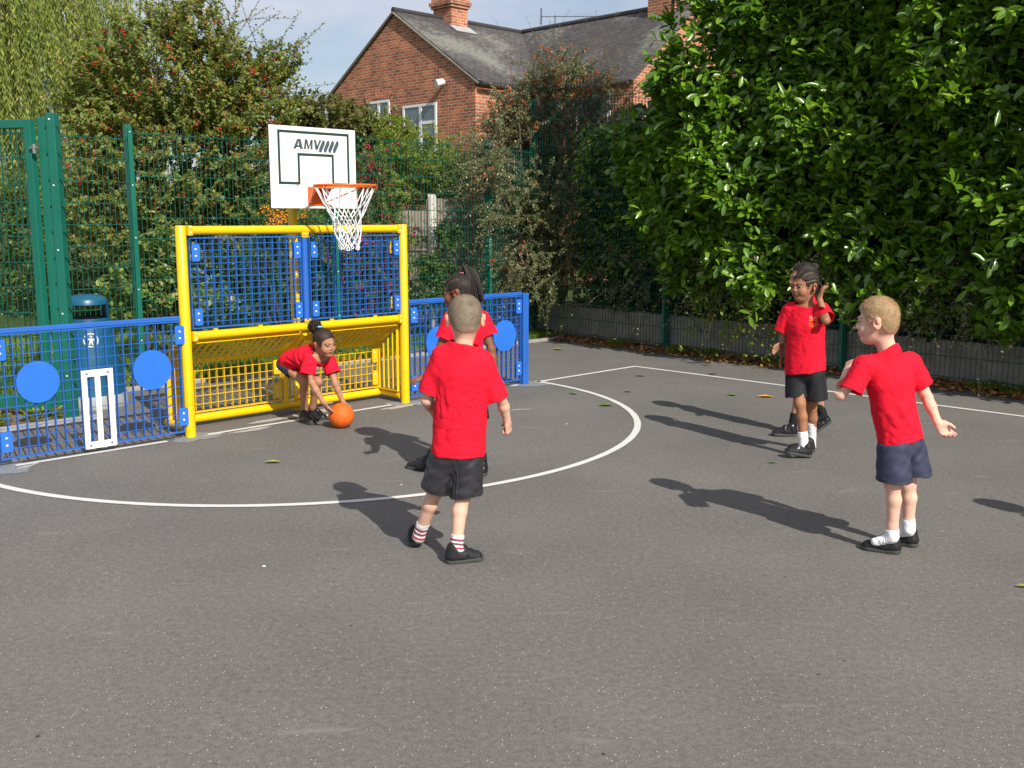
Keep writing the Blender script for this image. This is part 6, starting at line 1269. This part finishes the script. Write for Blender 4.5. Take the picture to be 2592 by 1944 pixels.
# ---- smiling girl with cornrows, hand raised
C_ = pxf(1850, 620, 2.765, 6.85)
hC = gpt(2052, 1158); lC = gpt(2062, 1143)
girlC = person(dict(label='girl with cornrows and raised hand walking left, crest on her red T-shirt', seed=3, face=(-0.50, -0.86, 0), look=(-0.90, -0.43, -0.04), head=0.99, skin=BROWN, palm=(0.34, 0.17, 0.11), brow=BLK0, lip=(0.20, 0.07, 0.05),
    J=dict(H=C_(519, 289), N=C_(524, 414, .01), C=C_(522, 560), SL=C_(632, 456, -.06), SR=C_(412, 462, .06), EL=C_(664, 528, -.17), WL=C_(620, 372, -.10), ER=C_(368, 652, .09), WR=C_(362, 800, .10), HL=C_(582, 880, -.03), HR=C_(460, 900, .03), KL=C_(563, 1135, .08), KR=C_(483, 1110, -.05), AL=C_(562, 1398, .16), AR=C_(512, 1418, -.06)),
    footL=(lC, (-0.93, 0.2, 0), 0.0), footR=(hC+v3((0.0, 0, 0.002)), (-1, -0.05, 0), 0.16), handL=((0.20, -0.05, 0.97), (0.95, -0.1, 0.0), -1, (0.75, 0.7, 0.55, 0.5), 0.98, 0.12, (0.6, 0.5, 0.3), 0.3), handR=((0.1, 0, -1), (0.5, 0.5, 0), -1, relaxed),
    shirt=dict(hem=C_(520, 886), hemn=nrm((0.186, 0.0, -0.98)), r=(0.122, 0.138), sL=C_(668, 516, -.13), sR=C_(362, 608, .08), sr=0.060, kf=0.72, folds=[(C_(440, 560, -.1), C_(400, 860, -.1), 0.016, -0.006), (C_(480, 500, -.1), C_(500, 640, -.1), 0.012, 0.004), (C_(610, 600, -.1), C_(470, 780, -.12), 0.018, 0.005), (C_(420, 620, -.1), C_(380, 760, -.08), 0.013, 0.005), (C_(640, 640, -.1), C_(560, 760, -.12), 0.014, -0.005)]),
    shorts=dict(eL=C_(598, 1082, -.02), eR=C_(462, 1068, .0), r=(0.080, 0.074), col=(0.012, 0.012, 0.014), rib=True), sock=dict(hL=0.19, hR=0.112, col=(0.82, 0.82, 0.84), h=0.13), shoe='strap',
    crest=(C_(570, 530, -.12), (0.86, -0.50, 0.05), (0.0, 0.0, 1)), hair=dict(t=0.008, c0=BLK0, c1=BLK1, rows=12, n=0, len=0.01, back=0.0)))
mb = MB(); rt, bs, Hc_, Rh_, s_c, hr = girlC
strands('braid', rt, bs, [[Hc_+Rh_ @ (v3((x, -0.078, 0.02)))*s_c, Hc_+Rh_ @ v3((x*1.1, -0.102, -0.015))*s_c, Hc_+Rh_ @ v3((x*1.2, -0.095, -0.055))*s_c] for x in np.linspace(-0.05, 0.05, 9)], 0.008, 0.005, BLK1)['kind'] = 'stuff'

# ---- child hidden behind her
D_ = pxf(1850, 620, 2.765, 7.50)
hD = gpt(2016, 1104); tD = gpt(2052, 1099)
girlD = person(dict(label='child with hair bun and black socks, mostly hidden behind the girl with cornrows', seed=4, face=(-0.9, -0.3, 0), look=(-0.98, -0.12, 0), head=1.08, skin=MIDB, palm=(0.36, 0.18, 0.12), brow=BLK0, lip=(0.2, 0.07, 0.05),
    J=dict(H=D_(506, 236), N=D_(528, 372), C=D_(530, 520), SL=D_(552, 420, -.08), SR=D_(505, 420, .09), EL=D_(560, 590, -.06), WL=D_(520, 700, -.06), ER=D_(430, 600, .10), WR=D_(362, 690, .10), HL=D_(545, 800, -.06), HR=D_(510, 800, .06), KL=D_(590, 1040, -.05), KR=D_(478, 1035, .06), AL=D_(645, 1190, -.05), AR=D_(432, 1268, .04)),
    footL=(tD+v3((0.155, 0.01, 0.095)), (-0.86, -0.05, 0), -0.60), footR=(hD, (-0.98, 0.1, 0), 0.02), handL=((-0.5, 0, -0.9), (0, 1, 0), -1, relaxed), handR=((-0.75, 0, -0.5), (0.1, -0.8, -0.3), 1, (0.3, 0.35, 0.4, 0.5)),
    shirt=dict(hem=D_(525, 830), hemn=dn, r=(0.108, 0.112), sL=D_(560, 530, -.08), sR=D_(458, 540, .09), kf=0.74), shorts=dict(eL=D_(585, 1000, -.05), eR=D_(480, 1000, .05), r=(0.08, 0.075), col=(0.012, 0.012, 0.014)), sock=dict(h=0.10, col=(0.016, 0.016, 0.018)), shine=True,
    hair=dict(t=0.008, c0=BLK0, c1=BLK1, n=2500, len=0.008, stand=0.6)))
rt, bs, Hc_, Rh_, s_c, hr = girlD
F_ = Fld(Hc_+Rh_ @ v3((0, -0.075, 0.085))-0.09, Hc_+Rh_ @ v3((0, -0.075, 0.085))+0.09, 0.003); F_.put(ell(Hc_+Rh_ @ v3((0, -0.078, 0.086)), (0.033, 0.033, 0.026)), 0); V, Fq = F_.mesh(); V = V+vnormals(V, Fq)*waves(V, 5, 0.003, 0.012)[:, None]; npmesh('bun', V-bs, Fq, M['hair'], hr, True, col=np.tile(BLK1, (len(V), 1)))
mb = MB()
for q in ((0.0, -0.05, 0.098), (-0.02, -0.06, 0.094)): mb.ring(tuple(Hc_+Rh_ @ v3(q)-bs), 0.008, 0.006, 14, 8)
mb.build('hair_bobble', M['bobble_lilac'], hr, True)

# ---- girl with a braided ponytail behind the buzz-cut boy
E_ = pxf(1050, 650, 4.74, 6.33); es = lambda u, v, dy=0: at(u, v, 6.33+dy)
fE = gpt(1090, 1192); rE = gpt(1226, 1206)
girlE = person(dict(label='girl with a high braided ponytail and pink band, standing behind the buzz-cut boy', seed=5, face=(-0.72, 0.69, 0), look=(-0.95, 0.28, -0.06), head=1.06, skin=DARK, palm=(0.33, 0.16, 0.11), brow=BLK0, lip=(0.13, 0.05, 0.04),
    J=dict(H=E_(527, 425), N=E_(590, 655, .0), C=E_(610, 930), SL=E_(430, 760, -.09), SR=E_(800, 742, .07), EL=E_(275, 1180, -.10), WL=E_(130, 1440, -.10), ER=E_(915, 1110, .04), WR=E_(960, 1400, .02), HL=es(1155, 985, -.05), HR=es(1200, 985, .05), KL=es(1128, 1080, -.03), KR=es(1212, 1085, .04), AL=es(1085, 1168, .02), AR=es(1222, 1182, .0)),
    footL=(fE, (-0.85, 0.45, 0), 0.0), footR=(rE, (-0.4, 0.9, 0), 0.0), handL=((-0.92, 0.0, -0.25), (0.25, 0.3, -0.9), 1, (0.15, 0.3, 0.4, 0.5), 1.0, 0.2, (0.6, 0.7, 0.1), 0.1), handR=((0.1, 0.2, -0.95), (-0.9, 0.1, 0), -1, relaxed),
    shirt=dict(hem=es(1180, 975), hemn=dn, r=(0.112, 0.118), sL=E_(355, 985, -.10), sR=E_(893, 950, .06), sr=0.060, kf=0.76), shorts=dict(eL=es(1138, 1060, -.04), eR=es(1208, 1062, .04), r=(0.08, 0.078), col=(0.012, 0.012, 0.014)), sock=dict(h=0.09, col=(0.016, 0.016, 0.018)), shine=True,
    hair=dict(t=0.0065, c0=BLK0, c1=BLK1, rows=9, n=1500, len=0.006, stand=0.4)))
rt, bs, Hc_, Rh_, s_c, hr = girlE
root_p = E_(575, 205, 0.0); P_ = []
for k in range(80):
    a, b = rng.uniform(-1, 1), rng.uniform(-1, 1); ln = rng.uniform(0.75, 1.1)
    P_.append([root_p+v3((0.006*a, 0.006*b, 0)), E_(612+30*a, 128+16*b, .02*b), E_(680+62*a, 190+34*abs(b), .05*b+.01), E_(712+84*a, 200+170*ln, .055*b), E_(738+88*a, 225+300*ln, .055*b)])
strands('braid', hr, bs, P_, 0.0062, 0.0038, (0.022, 0.017, 0.015))['kind'] = 'stuff'
mb = MB(); c_ = E_(568, 195, 0)-bs; mb.ring(tuple(c_), 0.013, 0.006, 18, 8); mb.build('hair_band', M['bobble_pink'], hr, True)

# ---- girl bending over the ball
F_ = pxf(660, 780, 5.103, 7.95)
hF = gpt(763, 1068); lF = gpt(786, 1056)
girlF = person(dict(label='girl bending down to hold the orange ball in front of the goal', seed=6, face=nrm((0.40, -0.28, -0.87)), look=(0.74, -0.64, -0.16), up=(-0.30, 0.12, 0.94), head=0.98, skin=MIDB, palm=(0.42, 0.22, 0.15), brow=BLK0, lip=(0.26, 0.10, 0.08), girth=0.97,
    J=dict(H=F_(826, 456, -.16), N=F_(738, 572, -.11), C=F_(625, 625, -.03), SL=F_(868, 648, -.02), SR=F_(632, 668, -.18), EL=F_(962, 975, -.07), WL=F_(1052, 1196, -.07), ER=F_(662, 965, -.24), WR=F_(806, 1216, -.25), HL=F_(402, 700, .15), HR=F_(318, 712, .04), KL=F_(742, 950, -.01), KR=F_(556, 945, -.09), AL=F_(655, 1340, .12), AR=F_(568, 1372, .10)),
    footL=(lF, (0.80, -0.60, 0), 0.0), footR=(hF, (0.70, -0.71, 0), 0.0), handL=((0.35, 0.05, -0.9), (-0.3, -0.7, -0.5), 1, (0.30, 0.34, 0.36, 0.4), 0.98, 0.2, (0.6, 0.7, 0.2), 0.2), handR=((0.55, -0.02, -0.83), (0.66, 0.66, 0.25), -1, (0.16, 0.24, 0.30, 0.34), 1.0, 0.26, (0.35, 0.75, 0.35), 0.1),
    shirt=dict(hem=F_(345, 716, .08), ext=F_(400, 672, .07), hemn=nrm((-0.30, 0.15, -0.94)), r=(0.110, 0.104), sL=F_(938, 845, -.05), sR=F_(602, 858, -.21), sr=0.066, kf=0.80, folds=[(F_(300, 640, -.02), F_(480, 720, -.1), 0.012, -0.006), (F_(470, 560, -.1), F_(500, 740, -.14), 0.013, -0.006), (F_(640, 700, -.24), F_(600, 830, -.27), 0.011, 0.005), (F_(760, 620, -.2), F_(840, 700, -.2), 0.012, -0.006)]),
    shorts=dict(eL=F_(500, 792, .10), eR=F_(425, 808, .0), r=(0.080, 0.070), col=(0.034, 0.034, 0.065)), sock=dict(h=0.035, col=(0.016, 0.016, 0.02)), shine=True, fl=0.18,
    hair=dict(t=0.008, c0=(0.014, 0.009, 0.007), c1=(0.050, 0.030, 0.022), n=4000, len=0.010, stand=0.3, flow=(0, -0.8, 0.3))))
rt, bs, Hc_, Rh_, s_c, hr = girlF
pc = F_(697, 238, -.11); Fp = Fld(pc-0.12, pc+0.12, 0.003); Fp.put(ell(pc, (0.046, 0.046, 0.050)), 0); Fp.put(cone(pc, F_(770, 285, -.13), 0.03, 0.018), 0.02); V, Fq = Fp.mesh(); V = V+vnormals(V, Fq)*(waves(V, 5, 0.004, 0.02)+waves(V, 6, 0.003, 0.008))[:, None]
pf_ = npmesh('hair_puff', V-bs, Fq, M['hair'], hr, True, col=np.tile((0.032, 0.020, 0.015), (len(V), 1)))
n = 2600; i = rng.integers(0, len(V), n); Np = vnormals(V, Fq)[i]; P = V[i]-bs; d = unit(Np+rng.normal(size=P.shape)*0.5); s2 = unit(np.cross(d, rdir(n))); L = 0.008+0.016*rng.random(n)
npmesh('hair_strands', np.stack([P-s2*.0008, P+s2*.0008, P+d*(L*.6)[:, None]+s2*.0005, P+d*L[:, None]], 1).reshape(-1, 3), np.arange(4*n).reshape(-1, 4), M['hair'], hr, False, col=np.tile((0.030, 0.018, 0.013), (4*n, 1)))['kind'] = 'stuff'
mb = MB(); c_ = F_(765, 240, -.20)-bs
for dx in (-0.008, 0.006): mb.ring((c_[0]+dx, c_[1], c_[2]), 0.006, 0.0055, 14, 8)
mb.build('hair_bobble', M['bobble_blue'], hr, True)

# ---- ball
m = mat('orange_rubber_ball', (0.72, 0.125, 0.012), 0.6, 0.35, var=0.10, vscale=18, bump=0.25, bscale=260, dirt=0.35); M['ball'] = m
bc = F_(1040, 1390, -.164); br = 0.0985; me = bpy.data.meshes.new('ball'); bm = bmesh.new(); bmesh.ops.create_uvsphere(bm, u_segments=64, v_segments=40, radius=br)
for v in bm.verts:
    p = v.co.normalized(); d = min(abs(p.x*0.8+p.z*0.6), abs(abs(p.y)-0.62*abs(1-0.25*p.z*p.z))); v.co *= 1-0.012*math.exp(-(d/0.02)**2)
bm.to_mesh(me); bm.free(); ball = link('ball', me, M['ball'], None, True); ball.location = (bc[0], bc[1], br*0.985); ball.rotation_euler = (0.5, 0.3, 0.8); tag(ball, 'scuffed orange rubber ball on the ground in the bending girl hands', 'ball')
print('ball z', bc)

# ---- the child outside the frame whose shadow reaches in from the right
tip = gpt(2508, 1256); src = boyB[0]; far = copy_tree(src); off = v3((0.81, -1.375, 0))*(1.20/1.18)
far.location = Vector((tip[0]+off[0]+0.05, tip[1]+off[1], 0)); far.rotation_euler = (0, 0, 0.4); far['label'] = 'child standing beyond the right edge whose shadow falls into the picture'
